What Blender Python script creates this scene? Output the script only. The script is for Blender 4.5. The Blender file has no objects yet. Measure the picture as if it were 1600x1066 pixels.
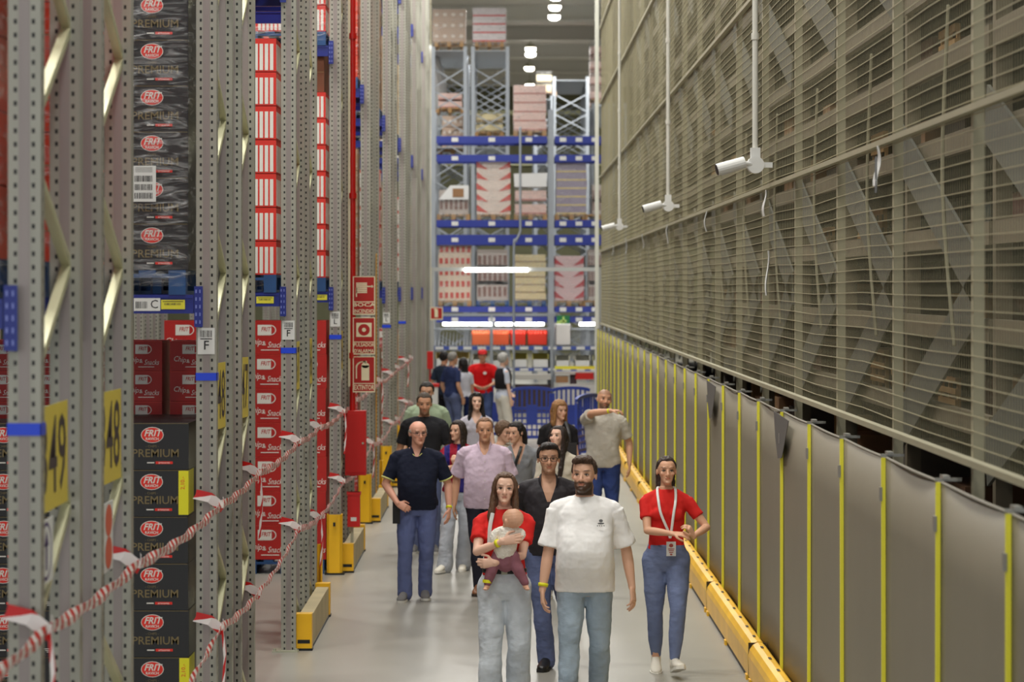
import bpy, math, random
import numpy as np
from mathutils import Vector, Matrix
random.seed(7)
S = bpy.context.scene
COL = S.collection
PI = math.pi
F = 4200.0          # focal length in pixels of the 1600 px wide frame
HC = 2.95           # eye height

# ---------------------------------------------------------------- camera
cd = bpy.data.cameras.new('camera')
cam = bpy.data.objects.new('camera', cd)
COL.objects.link(cam)
cam.location = (0, 0, HC)
cam.rotation_euler = (PI / 2, 0, 0)
cd.sensor_width = 36
cd.lens = F / 1600 * 36
cd.shift_x = 10 / 1600
cd.shift_y = -83 / 1600
cd.clip_end = 400
cd.dof.use_dof = True
cd.dof.focus_distance = 19.5
cd.dof.aperture_fstop = 3.6
S.camera = cam
# ---------------------------------------------------------------- world + exposure
w = bpy.data.worlds.new('world')
S.world = w
w.use_nodes = True
w.node_tree.nodes['Background'].inputs[0].default_value = (0.93, 0.97, 1.0, 1)
w.node_tree.nodes['Background'].inputs[1].default_value = 1.0
S.view_settings.view_transform = 'Standard'
S.view_settings.look = 'None'
S.view_settings.exposure = 0.42
S.view_settings.gamma = 1
S.view_settings.use_curve_mapping = False
LAMP_W = 200.0


def PX(x, Y): return (x - 790) * Y / F
def PZ(y, Y): return HC - (y - 450) * Y / F


def lin(c):
    return tuple(((v / 255) / 12.92 if v / 255 <= .04045 else ((v / 255 + .055) / 1.055) ** 2.4) for v in c)


# ---------------------------------------------------------------- materials
MATS = {}


def mat(name, rgb, rough=.6, metal=0., var=0., vscale=4., bump=0., bscale=30., stretch=(1, 1, 1), emit=0., alpha=1., coat=0., attr=None, trans=0., spec=.5):
    if name in MATS:
        return MATS[name]
    m = bpy.data.materials.new(name)
    m.use_nodes = True
    nt = m.node_tree
    b = nt.nodes['Principled BSDF']
    c = lin(rgb)
    b.inputs['Base Color'].default_value = (*c, 1)
    b.inputs['Roughness'].default_value = rough
    b.inputs['Metallic'].default_value = metal
    b.inputs['Specular IOR Level'].default_value = spec
    b.inputs['Coat Weight'].default_value = coat
    if alpha < 1:
        b.inputs['Alpha'].default_value = alpha
    if emit:
        b.inputs['Emission Color'].default_value = (*c, 1)
        b.inputs['Emission Strength'].default_value = emit
    N = nt.nodes.new
    L = nt.links.new
    if var or bump:
        tc = N('ShaderNodeTexCoord')
        mp = N('ShaderNodeMapping')
        mp.inputs['Scale'].default_value = stretch
        L(tc.outputs['Object'], mp.inputs[0])
    if attr:
        at = N('ShaderNodeAttribute')
        at.attribute_name = attr
        L(at.outputs['Color'], b.inputs['Base Color'])
    elif var:
        n = N('ShaderNodeTexNoise')
        n.inputs['Scale'].default_value = vscale
        n.inputs['Detail'].default_value = 5
        L(mp.outputs[0], n.inputs['Vector'])
        r = N('ShaderNodeValToRGB')
        r.color_ramp.elements[0].position = .3
        r.color_ramp.elements[1].position = .7
        r.color_ramp.elements[0].color = tuple(x * (1 - var) for x in c) + (1,)
        r.color_ramp.elements[1].color = tuple(min(1, x * (1 + var)) for x in c) + (1,)
        L(n.outputs[0], r.inputs[0])
        L(r.outputs[0], b.inputs['Base Color'])
    if bump:
        n2 = N('ShaderNodeTexNoise')
        n2.inputs['Scale'].default_value = bscale
        n2.inputs['Detail'].default_value = 3
        L(mp.outputs[0], n2.inputs['Vector'])
        bp = N('ShaderNodeBump')
        bp.inputs['Strength'].default_value = bump
        bp.inputs['Distance'].default_value = .02
        L(n2.outputs[0], bp.inputs['Height'])
        L(bp.outputs[0], b.inputs['Normal'])
    MATS[name] = m
    return m


def perforated(name, rgb, cols, pitch=.05, hw=.006, hh=.009, metal=.25):
    """metal section with punched slots: rows of dark holes on the faces (local coordinates)"""
    m = mat(name, rgb, rough=.5, metal=metal, var=.10, vscale=9, stretch=(1, 1, .15))
    nt = m.node_tree
    N = nt.nodes.new
    L = nt.links.new
    b = nt.nodes['Principled BSDF']
    src = b.inputs['Base Color'].links[0].from_socket
    tc = [n for n in nt.nodes if n.type == 'TEX_COORD'][0]
    sp = N('ShaderNodeSeparateXYZ')
    L(tc.outputs['Object'], sp.inputs[0])

    def mth(op, a, bb=None, cc=None):
        n = N('ShaderNodeMath')
        n.operation = op
        for i, v in enumerate((a, bb, cc)):
            if v is None:
                continue
            if isinstance(v, (int, float)):
                n.inputs[i].default_value = v
            else:
                L(v, n.inputs[i])
        return n.outputs[0]
    z = mth('ABSOLUTE', mth('SUBTRACT', mth('FRACT', mth('DIVIDE', sp.outputs['Z'], pitch)), .5))
    zin = mth('LESS_THAN', z, hh / pitch)
    tot = None
    for ax, c0 in cols:
        d = mth('LESS_THAN', mth('ABSOLUTE', mth('SUBTRACT', sp.outputs[ax], c0)), hw)
        tot = d if tot is None else mth('MAXIMUM', tot, d)
    # only on faces perpendicular to the other axis
    msk = mth('MULTIPLY', zin, tot)
    mx = N('ShaderNodeMix')
    mx.data_type = 'RGBA'
    L(msk, mx.inputs[0])
    L(src, mx.inputs[6])
    mx.inputs[7].default_value = (.012, .012, .012, 1)
    L(mx.outputs[2], b.inputs['Base Color'])
    return m


# ---------------------------------------------------------------- mesh builder
class M:
    def __init__(s):
        s.v = []
        s.f = []
        s.m = []

    def add(s, vs, fs, mi=0, T=None):
        o = len(s.v)
        if T is not None:
            vs = [T @ Vector(p) for p in vs]
        s.v += [tuple(p) for p in vs]
        s.f += [tuple(i + o for i in q) for q in fs]
        s.m += [mi] * len(fs)

    def box(s, x0, x1, y0, y1, z0, z1, mi=0, T=None):
        s.add([(x0, y0, z0), (x1, y0, z0), (x1, y1, z0), (x0, y1, z0), (x0, y0, z1), (x1, y0, z1), (x1, y1, z1), (x0, y1, z1)],
              [(0, 3, 2, 1), (4, 5, 6, 7), (0, 1, 5, 4), (1, 2, 6, 5), (2, 3, 7, 6), (3, 0, 4, 7)], mi, T)

    def bar(s, p, q, wd, ht, mi=0, up=(0, 0, 1)):
        p = Vector(p)
        q = Vector(q)
        d = (q - p)
        ln = d.length
        d.normalize()
        u = Vector(up)
        if abs(d.dot(u)) > .99:
            u = Vector((0, 1, 0))
        a = d.cross(u).normalized()
        b = a.cross(d).normalized()
        T = Matrix(((d.x, a.x, b.x, p.x), (d.y, a.y, b.y, p.y), (d.z, a.z, b.z, p.z), (0, 0, 0, 1)))
        s.box(0, ln, -wd / 2, wd / 2, -ht / 2, ht / 2, mi, T)

    def loft(s, secs, n=16, mi=0, T=None, caps=True):
        """secs: (centre, u, v, a, b[, exponent])"""
        vs = []
        for sc in secs:
            c, u, v, a, b = sc[:5]
            e = 2 / (sc[5] if len(sc) > 5 else 2)
            for i in range(n):
                t = 2 * PI * i / n
                ct, st = math.cos(t), math.sin(t)
                vs.append(Vector(c) + Vector(u) * (a * math.copysign(abs(ct) ** e, ct)) + Vector(v) * (b * math.copysign(abs(st) ** e, st)))
        fs = []
        for k in range(len(secs) - 1):
            for i in range(n):
                j = (i + 1) % n
                fs.append((k * n + i, k * n + j, (k + 1) * n + j, (k + 1) * n + i))
        if caps:
            a = len(vs)
            vs.append(Vector(secs[0][0]))
            vs.append(Vector(secs[-1][0]))
            k = (len(secs) - 1) * n
            for i in range(n):
                j = (i + 1) % n
                fs.append((j, i, a))
                fs.append((k + i, k + j, a + 1))
        s.add(vs, fs, mi, T)

    def tube(s, pts, rads, n=12, mi=0, T=None, ref=(1, 0, 0), sub=4, round_=True):
        """smooth tube through pts; rads are r or (r along ref, r across)"""
        pts = [Vector(p) for p in pts]
        R = [(r, r) if isinstance(r, (int, float)) else r for r in rads]
        P = []
        Q = []
        if sub > 1 and len(pts) > 2:
            for i in range(len(pts) - 1):
                p0 = pts[max(i - 1, 0)]
                p1 = pts[i]
                p2 = pts[i + 1]
                p3 = pts[min(i + 2, len(pts) - 1)]
                for k in range(sub):
                    t = k / sub
                    P.append(.5 * ((2 * p1) + (p2 - p0) * t + (2 * p0 - 5 * p1 + 4 * p2 - p3) * t * t + (3 * p1 - p0 - 3 * p2 + p3) * t ** 3))
                    tt = t * t * (3 - 2 * t)
                    Q.append(tuple(R[i][j] * (1 - tt) + R[i + 1][j] * tt for j in (0, 1)))
            P.append(pts[-1])
            Q.append(R[-1])
        else:
            P = pts
            Q = R
        secs = []
        for i, p in enumerate(P):
            d = (P[min(i + 1, len(P) - 1)] - P[max(i - 1, 0)])
            if d.length < 1e-9:
                d = Vector((0, 0, 1))
            d.normalize()
            u = Vector(ref) - d * Vector(ref).dot(d)
            if u.length < .05:
                u = Vector((0, 1, 0)) - d * d.y
            u.normalize()
            v = d.cross(u)
            secs.append((p, u, v, Q[i][0], Q[i][1], d))
        if round_:
            def cap(sc, sg):
                c, u, v, a, b, d = sc
                r = min(a, b)
                return [(c + d * (sg * r * math.sin(t)), u, v, a * math.cos(t), b * math.cos(t)) for t in (1.35, .95, .5)]
            secs2 = cap(secs[0], -1) + [x[:5] for x in secs] + cap(secs[-1], 1)[::-1]
        else:
            secs2 = [x[:5] for x in secs]
        s.loft(secs2, n, mi, T)

    def cyl(s, p, q, r, n=10, mi=0, r2=None):
        s.tube([p, q], [r, r if r2 is None else r2], n=n, mi=mi, sub=1, round_=False)

    def ell(s, c, r, n=16, mi=0, T=None):
        secs = []
        k = max(6, n // 2)
        for i in range(1, k):
            t = PI * i / k
            secs.append(((c[0], c[1], c[2] - r[2] * math.cos(t)), (1, 0, 0), (0, 1, 0), r[0] * math.sin(t), r[1] * math.sin(t)))
        vs = []
        s.loft(secs, n, mi, T)

    def prism(s, poly, z0, z1, mi=0, T=None):
        n = len(poly)
        s.add([(x, y, z0) for x, y in poly] + [(x, y, z1) for x, y in poly],
              [tuple(range(n))[::-1], tuple(range(n, 2 * n))] + [(i, (i + 1) % n, n + (i + 1) % n, n + i) for i in range(n)], mi, T)

    def disc(s, c, right, up, a, b, mi=0, n=20):
        c = Vector(c)
        R = Vector(right)
        U = Vector(up)
        s.add([c + R * (a * math.cos(2 * PI * i / n)) + U * (b * math.sin(2 * PI * i / n)) for i in range(n)], [tuple(range(n))], mi)

    def rect(s, c, right, up, a, b, mi=0):
        c = Vector(c)
        R = Vector(right)
        U = Vector(up)
        s.add([c - R * a - U * b, c + R * a - U * b, c + R * a + U * b, c - R * a + U * b], [(0, 1, 2, 3)], mi)

    def text(s, st, size, c, right=(1, 0, 0), up=(0, 0, 1), mi=0, sx=1., shear=0., bold=0.):
        vs, fs = textgeo(st, shear, bold)
        c = Vector(c)
        R = Vector(right)
        U = Vector(up)
        s.add([c + R * (x * size * sx) + U * (y * size) for x, y in vs], fs, mi)

    def mesh(s, name='m', mats=()):
        me = bpy.data.meshes.new(name)
        me.from_pydata(s.v, [], s.f)
        for m in mats:
            me.materials.append(m)
        if len(mats) > 1:
            me.polygons.foreach_set('material_index', s.m)
        me.update()
        return me

    def build(s, name, mats, parent=None, smooth=False, loc=None):
        if not isinstance(mats, (list, tuple)):
            mats = [mats]
        me = s.mesh(name, mats)
        if smooth:
            me.polygons.foreach_set('use_smooth', [True] * len(me.polygons))
        return link(name, me, parent, loc)


def link(name, me, parent=None, loc=None):
    o = bpy.data.objects.new(name, me)
    COL.objects.link(o)
    if parent is not None:
        o.parent = parent
    if loc is not None:
        o.location = loc
    return o


_T = {}


def textgeo(st, shear=0., bold=0.):
    k = (st, shear, bold)
    if k not in _T:
        cu = bpy.data.curves.new('t', 'FONT')
        cu.body = st
        cu.align_x = 'CENTER'
        cu.align_y = 'CENTER'
        cu.resolution_u = 2
        cu.shear = shear
        cu.offset = bold
        o = bpy.data.objects.new('t', cu)
        COL.objects.link(o)
        dg = bpy.context.evaluated_depsgraph_get()
        me = bpy.data.meshes.new_from_object(o.evaluated_get(dg))
        _T[k] = ([(v.co.x, v.co.y) for v in me.vertices], [tuple(p.vertices) for p in me.polygons])
        bpy.data.objects.remove(o)
        bpy.data.curves.remove(cu)
        bpy.data.meshes.remove(me)
    return _T[k]


def empty(name, loc=(0, 0, 0), rz=0.):
    o = bpy.data.objects.new(name, None)
    o.empty_display_size = .1
    COL.objects.link(o)
    o.location = loc
    o.rotation_euler = (0, 0, rz)
    return o


def tag(o, label=None, cat=None, group=None, kind=None):
    if label:
        if len(label.replace(',', ' ').split()) > 16:
            print('LONG', label)
        o['label'] = label
    if cat:
        o['category'] = cat
    if group:
        o['group'] = group
    if kind:
        o['kind'] = kind
    return o


KIDS = {}


def copy_tree(o, parent=None):
    c = o.copy()
    COL.objects.link(c)
    if parent is not None:
        c.parent = parent
    if o.name not in KIDS:
        KIDS[o.name] = list(o.children)
    for ch in KIDS[o.name]:
        copy_tree(ch, c)
    return c


# common materials
WHITE = mat('white paint', (225, 225, 222), .5)
BLACK = mat('black', (16, 16, 16), .5)
RED = mat('red', (200, 22, 16), .5)
YELLOW = mat('yellow', (238, 190, 20), .45)
BLUE = mat('beam blue', (28, 44, 130), .45, var=.08)
GALV = mat('galvanised', (172, 172, 152), .5, .3, var=.10, vscale=6, stretch=(1, 1, .2))
CREAM = mat('sign cream', (235, 225, 190), .6)
PAPER = mat('paper', (222, 222, 218), .7)
ORD = ['first', 'second', 'third', 'fourth', 'fifth', 'sixth', 'seventh', 'eighth', 'ninth', 'tenth', 'eleventh', 'twelfth', 'thirteenth', 'fourteenth', 'fifteenth', 'sixteenth', 'seventeenth', 'eighteenth', 'nineteenth', 'twentieth',
       'twenty-first', 'twenty-second', 'twenty-third', 'twenty-fourth', 'twenty-fifth', 'twenty-sixth', 'twenty-seventh', 'twenty-eighth', 'twenty-ninth', 'thirtieth']
# ================================================================ building shell
HT = 12.1
m = M()
m.box(-30, 26, -12, 125, -.2, 0)
fl = mat('polished concrete', (148, 145, 136), .32, var=.07, vscale=.8, bump=.02, bscale=6)
tag(m.build('floor', fl), kind='structure')
m = M()
m.box(-30, 26, -12, 125, HT, HT + .2)
tag(m.build('ceiling', mat('ceiling sheet', (205, 200, 190), .7, var=.05)), kind='structure')
m = M()
m.box(-30, 26, 122, 122.3, 0, HT)
tag(m.build('wall_back', mat('end wall cladding', (112, 112, 84), .7, var=.06)), kind='structure')
m = M()
m.box(-30.3, -30, -12, 122, 0, HT)
tag(m.build('wall_left', mat('side wall cladding', (120, 118, 110), .7)), kind='structure')
m = M()
m.box(26, 26.3, -12, 122, 0, HT)
tag(m.build('wall_right', MATS['side wall cladding']), kind='structure')
# roof beams and horizontal rails on the end wall
for i, yy in enumerate((87, 94, 101, 108, 115)):
    m = M()
    m.box(-30, 26, yy - .12, yy + .12, HT - .45, HT)
    m.box(-30, 26, yy - .2, yy + .2, HT - .5, HT - .45)
    tag(m.build('trim_%d' % (i + 1), mat('roof beam', (200, 198, 188), .5)), kind='structure')
for i, zz in enumerate((10.9, 9.75, 8.6)):
    m = M()
    m.box(-30, 26, 121.7, 122, zz - .1, zz + .1)
    tag(m.build('trim_%d' % (i + 6), mat('wall rail', (190, 190, 150), .35, .3)), kind='structure')

# ceiling lamps: one builder, housing + diffuser + the lamp's own light
EM = mat('lamp diffuser', (255, 250, 238), .5, emit=9.)


def ceiling_lamp(x, y, label, power=LAMP_W, group=None, big=False):
    r = empty('ceiling_lamp', (x, y, HT - .75))
    m = M()
    if big:
        m.tube([(0, 0, .04), (0, 0, .2)], [.20, .12], n=16, sub=1, round_=False)
    else:
        m.box(-.5, .5, -.22, .22, .04, .14)
    m.box(-.02, .02, -.02, .02, .14, .75)
    m.build('housing', GALV, r)
    m = M()
    if big:
        m.ell((0, 0, .02), (.19, .19, .14), 14)
    else:
        m.box(-.47, .47, -.2, .2, 0, .038)
    m.build('diffuser', EM, r)
    ld = bpy.data.lights.new('lamp_light', 'AREA')
    ld.shape = 'RECTANGLE'
    ld.size = 1.0
    ld.size_y = .5
    ld.energy = power
    ld.color = (1, .985, .93)
    lo = bpy.data.objects.new('lamp_light', ld)
    COL.objects.link(lo)
    lo.parent = r
    lo.location = (0, 0, -.02)
    tag(r, label, 'ceiling lamp', group)


for i, yy in enumerate((3, 9, 15, 21, 27, 33, 39, 45, 51, 57)):
    ceiling_lamp(.15, yy, 'ceiling lamp over the walkway, %s from the camera' % ORD[i])
for i, yy in enumerate((10, 22, 34, 46)):  # unseen lamps added to light the rack behind the mesh
    ceiling_lamp(5.2, yy, 'added lamp to light the rack behind the wire mesh, %s from the camera' % ORD[i], LAMP_W * .12)
for i, (x_, y_) in enumerate(((1.0, 111.5), (-9, 108), (9, 108), (-6, 98), (7, 98))):  # first lamp is real; the others are added to brighten end wall and ceiling
    ceiling_lamp(x_, y_, 'distant lamp in the partly added row lighting the end wall, %s of its group' % ORD[i], LAMP_W * 2.5, big=True)
for i in range(8):
    ceiling_lamp(-3.4, 14.1 + 5.98 * i, 'ceiling lamp above a left rack aisle, %s from the camera' % ORD[i], LAMP_W * 1.3)
for i, (px, py) in enumerate(((868, -3), (867, 13), (866, 28))):
    yy = F * (HT - .78 - HC) / (450 - py)
    ceiling_lamp(PX(px, yy), yy, 'round bright ceiling lamp at top of picture, %s in the row counting away' % ORD[i], LAMP_W * 1.6, big=True)
for i, (px, py) in enumerate(((829, 78), (829, 86), (827, 108))):
    yy = F * (HT - .78 - HC) / (450 - py)
    ceiling_lamp(PX(px, yy), yy, 'small distant ceiling lamp near the end wall, %s in the row counting away' % ORD[i], LAMP_W * 1.6, big=True)
for i, yy in enumerate((64, 72, 80)):
    ceiling_lamp(-5.5 + i * .4, yy, 'ceiling lamp above the cross aisle on the left, %s in its row' % ORD[i], LAMP_W * 1.3)
    ceiling_lamp(-.6, yy - 3.0, 'ceiling lamp in front of the end rack, %s in its row' % ORD[i], LAMP_W)
# ================================================================ left: racks end-on to the walkway
XR = -1.70                       # walkway face of the rack ends
POST = perforated('perforated upright', (160, 158, 146), [('X', -.027), ('X', -.093), ('Y', .045)])
FD = 1.0                         # frame depth
LV = [2.80, 5.34, 7.86]          # beam undersides
PH = 10.7
BR = mat('brace metal', (205, 203, 168), .42, .3, var=.05)
BRL = mat('blue beam paint', (24, 40, 128), .42, var=.06)


PM = [POST, mat('upright rib', (148, 138, 134), .45, .25, var=.08, vscale=5, stretch=(1, 1, .15))]


def post_mesh(y0):
    m = M()
    t = .006
    # omega section: front face, two returns, two lips
    m.box(-.12, 0, y0, y0 + t, 0, PH)
    m.box(-.12, -.12 + t, y0 + t, y0 + .08, 0, PH)
    m.box(-t, 0, y0 + t, y0 + .08, 0, PH)
    m.box(-.12 + t, -.09, y0 + .08 - t, y0 + .08, 0, PH)
    m.box(-.03, -t, y0 + .08 - t, y0 + .08, 0, PH)
    m.box(-.080, -.040, y0 - .003, y0, 0, PH, 1)
    m.box(-.04, -t, y0 + .08, y0 + .10, 0, PH)
    return m


def make_rack():
    r = empty('pallet_rack')
    for y0 in (0, FD - .1):
        post_mesh(y0).build('upright', PM, r)
        m = M()
        m.box(-.19, .02, y0 - .05, y0 + .14, 0, .012)
        m.cyl((.005, y0 - .03, .012), (.005, y0 - .03, .03), .012, 6)
        m.cyl((-.17, y0 - .03, .012), (-.17, y0 - .03, .03), .012, 6)
        m.build('foot_plate', GALV, r)
        m = post_mesh(y0)
        o = m.build('upright', PM, r)
        o.location.x = -2.85
    bm = None
    h = .19
    k = 0
    while h < PH - .6:
        for (a, b) in (((-.056, .09, h + .52), (-.056, FD - .1, h + .95)), ((-.056, FD - .1, h), (-.056, .09, h + .38))):
            m = M()
            a = Vector(a)
            b = Vector(b)
            m.bar(a, b, .036, .006)
            d = (b - a).normalized()
            n = d.cross(Vector((1, 0, 0))).normalized() * .018
            m.bar(a + n + Vector((.017, 0, 0)), b + n + Vector((.017, 0, 0)), .004, .034)
            m.bar(a + n - Vector((.017, 0, 0)), b + n - Vector((.017, 0, 0)), .004, .034)
            m.build('diagonal_brace', BR, r)
        h += .95
    for z in LV:
        for y0, nm in ((-.045, 'beam'), (FD + .005, 'beam')):
            m = M()
            m.box(-2.72, -.13, y0, y0 + .04, z, z + .11)
            m.box(-2.72, -.13, y0 - .006, y0, z + .09, z + .11)
            m.box(-2.72, -.13, y0 - .006, y0, z, z + .02)
            m.build(nm, BRL, r)
            for x0 in (-.13, -2.78):
                m = M()
                m.box(x0 + .005, x0 + .055, y0 - .012, y0 - .006, z - .08, z + .16)
                for q in range(5):
                    m.box(x0 + .012, x0 + .02, y0 - .0135, y0 - .012, z - .06 + q * .045, z - .04 + q * .045, 1)
                    m.box(x0 + .035, x0 + .042, y0 - .0135, y0 - .012, z - .06 + q * .045, z - .04 + q * .045, 1)
                m.build('beam_connector', [BRL, mat('rivet', (120, 130, 200), .4)], r)
    return r


Z0 = [9.83 + 5.98 * k for k in range(9)]
proto = make_rack()
RACKS = []
LET = 'ABCDEFGHIJKLMNOPQR'
for k, z0 in enumerate(Z0):
    for q in (0, 1):
        o = proto if not RACKS else copy_tree(proto)
        o.location = (XR, z0 + (0 if q == 0 else 1.47), 0)
        i = len(RACKS)
        tag(o, 'grey perforated pallet rack with blue beams on the left, %s counting away from the camera' % ORD[i], 'pallet rack', 'racks along the left side')
        RACKS.append(o)

# row spacers joining back-to-back frames are bolted: small ones omitted behind the posts

# ---- cartons -------------------------------------------------------------
BLK = mat('black carton', (24, 23, 23), .42, var=.1)
LOGO = mat('logo red', (226, 40, 22), .5)
GOLD = mat('gold print', (120, 104, 66), .5)
WPR = mat('white print', (228, 224, 216), .5)
REDC = mat('red carton', (178, 24, 16), .5, var=.06)
BRN = mat('brown cardboard', (150, 112, 78), .8, var=.08)
YST = mat('yellow sticker', (232, 226, 30), .5)


def premium_carton(flag=False, w=.426, h=.272, d=.55):
    m = M()
    m.box(-w / 2, w / 2, 0, d, 0, h)
    m.box(-w / 2 + .004, w / 2 - .004, -.0012, 0, h - .004, h - .001, 3)
    y = -.002
    m.disc((0, y, h * .745), (1, 0, 0), (0, 0, 1), .067, .047, 2)
    m.disc((0, y - .001, h * .745), (1, 0, 0), (0, 0, 1), .063, .043, 1)
    m.text('FRIT', .054, (0, y - .002, h * .78), mi=2, shear=.3, bold=.02, sx=.95)
    m.text('RAVICH', .022, (0, y - .002, h * .66), mi=2, bold=.02)
    m.text('- CHIPS -', .020, (0, y, h * .50), mi=3)
    m.text('PREMIUM', .066, (.02, y, h * .345), mi=3, bold=.01, sx=1.02)
    m.box(.02, .12, y, 0, h * .12, h * .175, 1)
    m.box(-.03, .012, y, 0, h * .135, h * .16, 2)
    m.text('artesanas', .018, (.07, y - .001, h * .15), mi=2)
    for q in range(3):
        m.box(-.20 + q * .008, -.15 + q * .014, y, 0, h * (.17 - .035 * q), h * (.182 - .035 * q), 2)
    if flag:
        m.box(w / 2 - .055, w / 2 + .002, y - .001, d * .5, .01, h - .004, 4)
        m.text('2,10.-', .034, (w / 2 - .03, y - .002, h * .72), (0, 0, 1), (-1, 0, 0), mi=1)
    return m.mesh('premium_carton', [BLK, LOGO, WPR, GOLD, YST])


def chips_carton(w, h, d):
    m = M()
    m.box(-w / 2, w / 2, 0, d, 0, h)
    m.box(-w / 2, w / 2, -.001, 0, h - .005, h - .001, 2)
    y = -.002
    s = h / .355
    m.rect((-.02 * s, y, h * .72), (1, 0, 0), (0, 0, 1), .065 * s, .055 * s, 1)
    m.disc((.045 * s, y, h * .72), (1, 0, 0), (0, 0, 1), .065 * s, .055 * s, 1)
    m.disc((.045 * s, y - .0006, h * .72), (1, 0, 0), (0, 0, 1), .055 * s, .046 * s, 0)
    m.rect((-.005 * s, y - .0008, h * .72), (1, 0, 0), (0, 0, 1), .065 * s, .045 * s, 1)
    m.text('FRIT', .062 * s, (0, y - .0012, h * .74), mi=0, shear=.2, bold=.02, sx=.8)
    m.text('Chips', .092 * s, (-.105 * s, y, h * .38), (1, 0, -.12), (0, 0, 1), mi=1, shear=.35, sx=.85)
    m.text('&', .05 * s, (-.012 * s, y, h * .31), mi=1)
    m.text('Snacks', .088 * s, (.105 * s, y, h * .28), mi=1, shear=.35, sx=.75)
    m.box(-.05 * s, .14 * s, y, 0, h * .12, h * .145, 1)
    return m.mesh('chips_carton', [REDC, WPR, mat('red carton edge', (214, 60, 44), .5)])


def stripe_carton(w=.40, h=.268, d=.55, pale=False):
    m = M()
    m.box(-w / 2, w / 2, 0, d, 0, h)
    y = -.002
    for side in (0, 1):
        # white bars low on the front with the red band kept above
        pass
    n = 9
    for i in range(n):
        x = -w / 2 + .012 + (w - .024) * i / n
        if i in (0, 1):
            continue
        m.box(x + .004, x + (w - .024) / n * .62 + .006, y, 0, .012, h * .84, 1)
    m.box(-w / 2 + .008, -w / 2 + .07, y, 0, .02, h * .8, 1)
    for q in range(5):
        m.text('FRIT', .04, (-w / 2 + .04, y - .001, .04 + q * .04), mi=0, shear=.3, bold=.02, sx=.7)
    for i in range(6):
        yy = .03 + i * .085
        m.box(w / 2, w / 2 + .002, yy, yy + .05, .012, h * .84, 1)
    return m.mesh('stripe_carton', [mat('bright red carton', (212, 44, 30) if not pale else (205, 90, 78), .5), WPR])


def pallet_mesh(w=.8, d=1.2, blue=False, name='pallet'):
    m = M()
    for i in range(5):
        x = -w / 2 + (w - .1) * i / 4
        m.box(x, x + .1, 0, d, .122, .144)
    for y in (0, d / 2 - .05, d - .1):
        m.box(-w / 2, w / 2, y, y + .1, .1, .122)
        for x in (-w / 2, -.05, w / 2 - .1):
            m.box(x, x + .1, y, y + .1, .022, .1)
    for x in (-w / 2, -.05, w / 2 - .1):
        m.box(x, x + .1, 0, d, 0, .022)
    return m.mesh(name, [mat('blue pallet paint', (30, 70, 120), .6, var=.15) if blue else mat('pallet timber', (168, 132, 88), .8, var=.15)])


PAL = pallet_mesh()
PALB = pallet_mesh(blue=True)


def film_mat():
    if 'stretch film' in MATS:
        return MATS['stretch film']
    m = bpy.data.materials.new('stretch film')
    m.use_nodes = True
    nt = m.node_tree
    b = nt.nodes['Principled BSDF']
    out = nt.nodes['Material Output']
    b.inputs['Base Color'].default_value = (.75, .75, .75, 1)
    b.inputs['Roughness'].default_value = .16
    N = nt.nodes.new
    L = nt.links.new
    tc = N('ShaderNodeTexCoord')
    mp = N('ShaderNodeMapping')
    mp.inputs['Scale'].default_value = (1.2, 1.2, 6)
    L(tc.outputs['Object'], mp.inputs[0])
    n = N('ShaderNodeTexNoise')
    n.inputs['Scale'].default_value = 4
    n.inputs['Detail'].default_value = 4
    n.inputs['Distortion'].default_value = 1.2
    L(mp.outputs[0], n.inputs['Vector'])
    bp = N('ShaderNodeBump')
    bp.inputs['Strength'].default_value = .9
    bp.inputs['Distance'].default_value = .05
    L(n.outputs[0], bp.inputs['Height'])
    L(bp.outputs[0], b.inputs['Normal'])
    tr = N('ShaderNodeBsdfTransparent')
    mx = N('ShaderNodeMixShader')
    r = N('ShaderNodeMapRange')
    r.inputs[1].default_value = .45
    r.inputs[2].default_value = .75
    r.inputs[3].default_value = .03
    r.inputs[4].default_value = .42
    L(n.outputs[0], r.inputs[0])
    L(r.outputs[0], mx.inputs[0])
    L(tr.outputs[0], mx.inputs[1])
    L(b.outputs[0], mx.inputs[2])
    L(mx.outputs[0], out.inputs[0])
    MATS['stretch film'] = m
    return m


FILM = film_mat()


def film(parent, w, d, z0, z1, sag=True):
    m = M()
    n = int((z1 - z0) / .07) + 2
    secs = []
    for i in range(n):
        z = z0 + (z1 - z0) * i / (n - 1)
        g = .012 + .010 * random.random()
        secs.append(((0, d / 2, z), (1, 0, 0), (0, 1, 0), w / 2 + g, d / 2 + g, 14))
    m.loft(secs, 28, caps=False)
    return m.build('stretch_film', FILM, parent)


def wrapped_load(loc, carton, cw, ch, nx, nz, label, group=None, w=.8, d=1.1, wrap=True, pal=PALB, rz=0, ny=1):
    r = empty('wrapped_pallet_load', loc, rz)
    link('pallet', pal, r)
    for i in range(nx):
        for k in range(nz):
            for j in range(ny):
                link('carton', carton, r, (-w / 2 + cw * (i + .5) + (w - cw * nx) / 2, .02 + j * .56, .145 + k * ch))
    if wrap:
        film(r, cw * nx, .56 * ny + .03, .05, .145 + nz * ch + .02)
    tag(r, label, 'pallet load', group)
    return r


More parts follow.
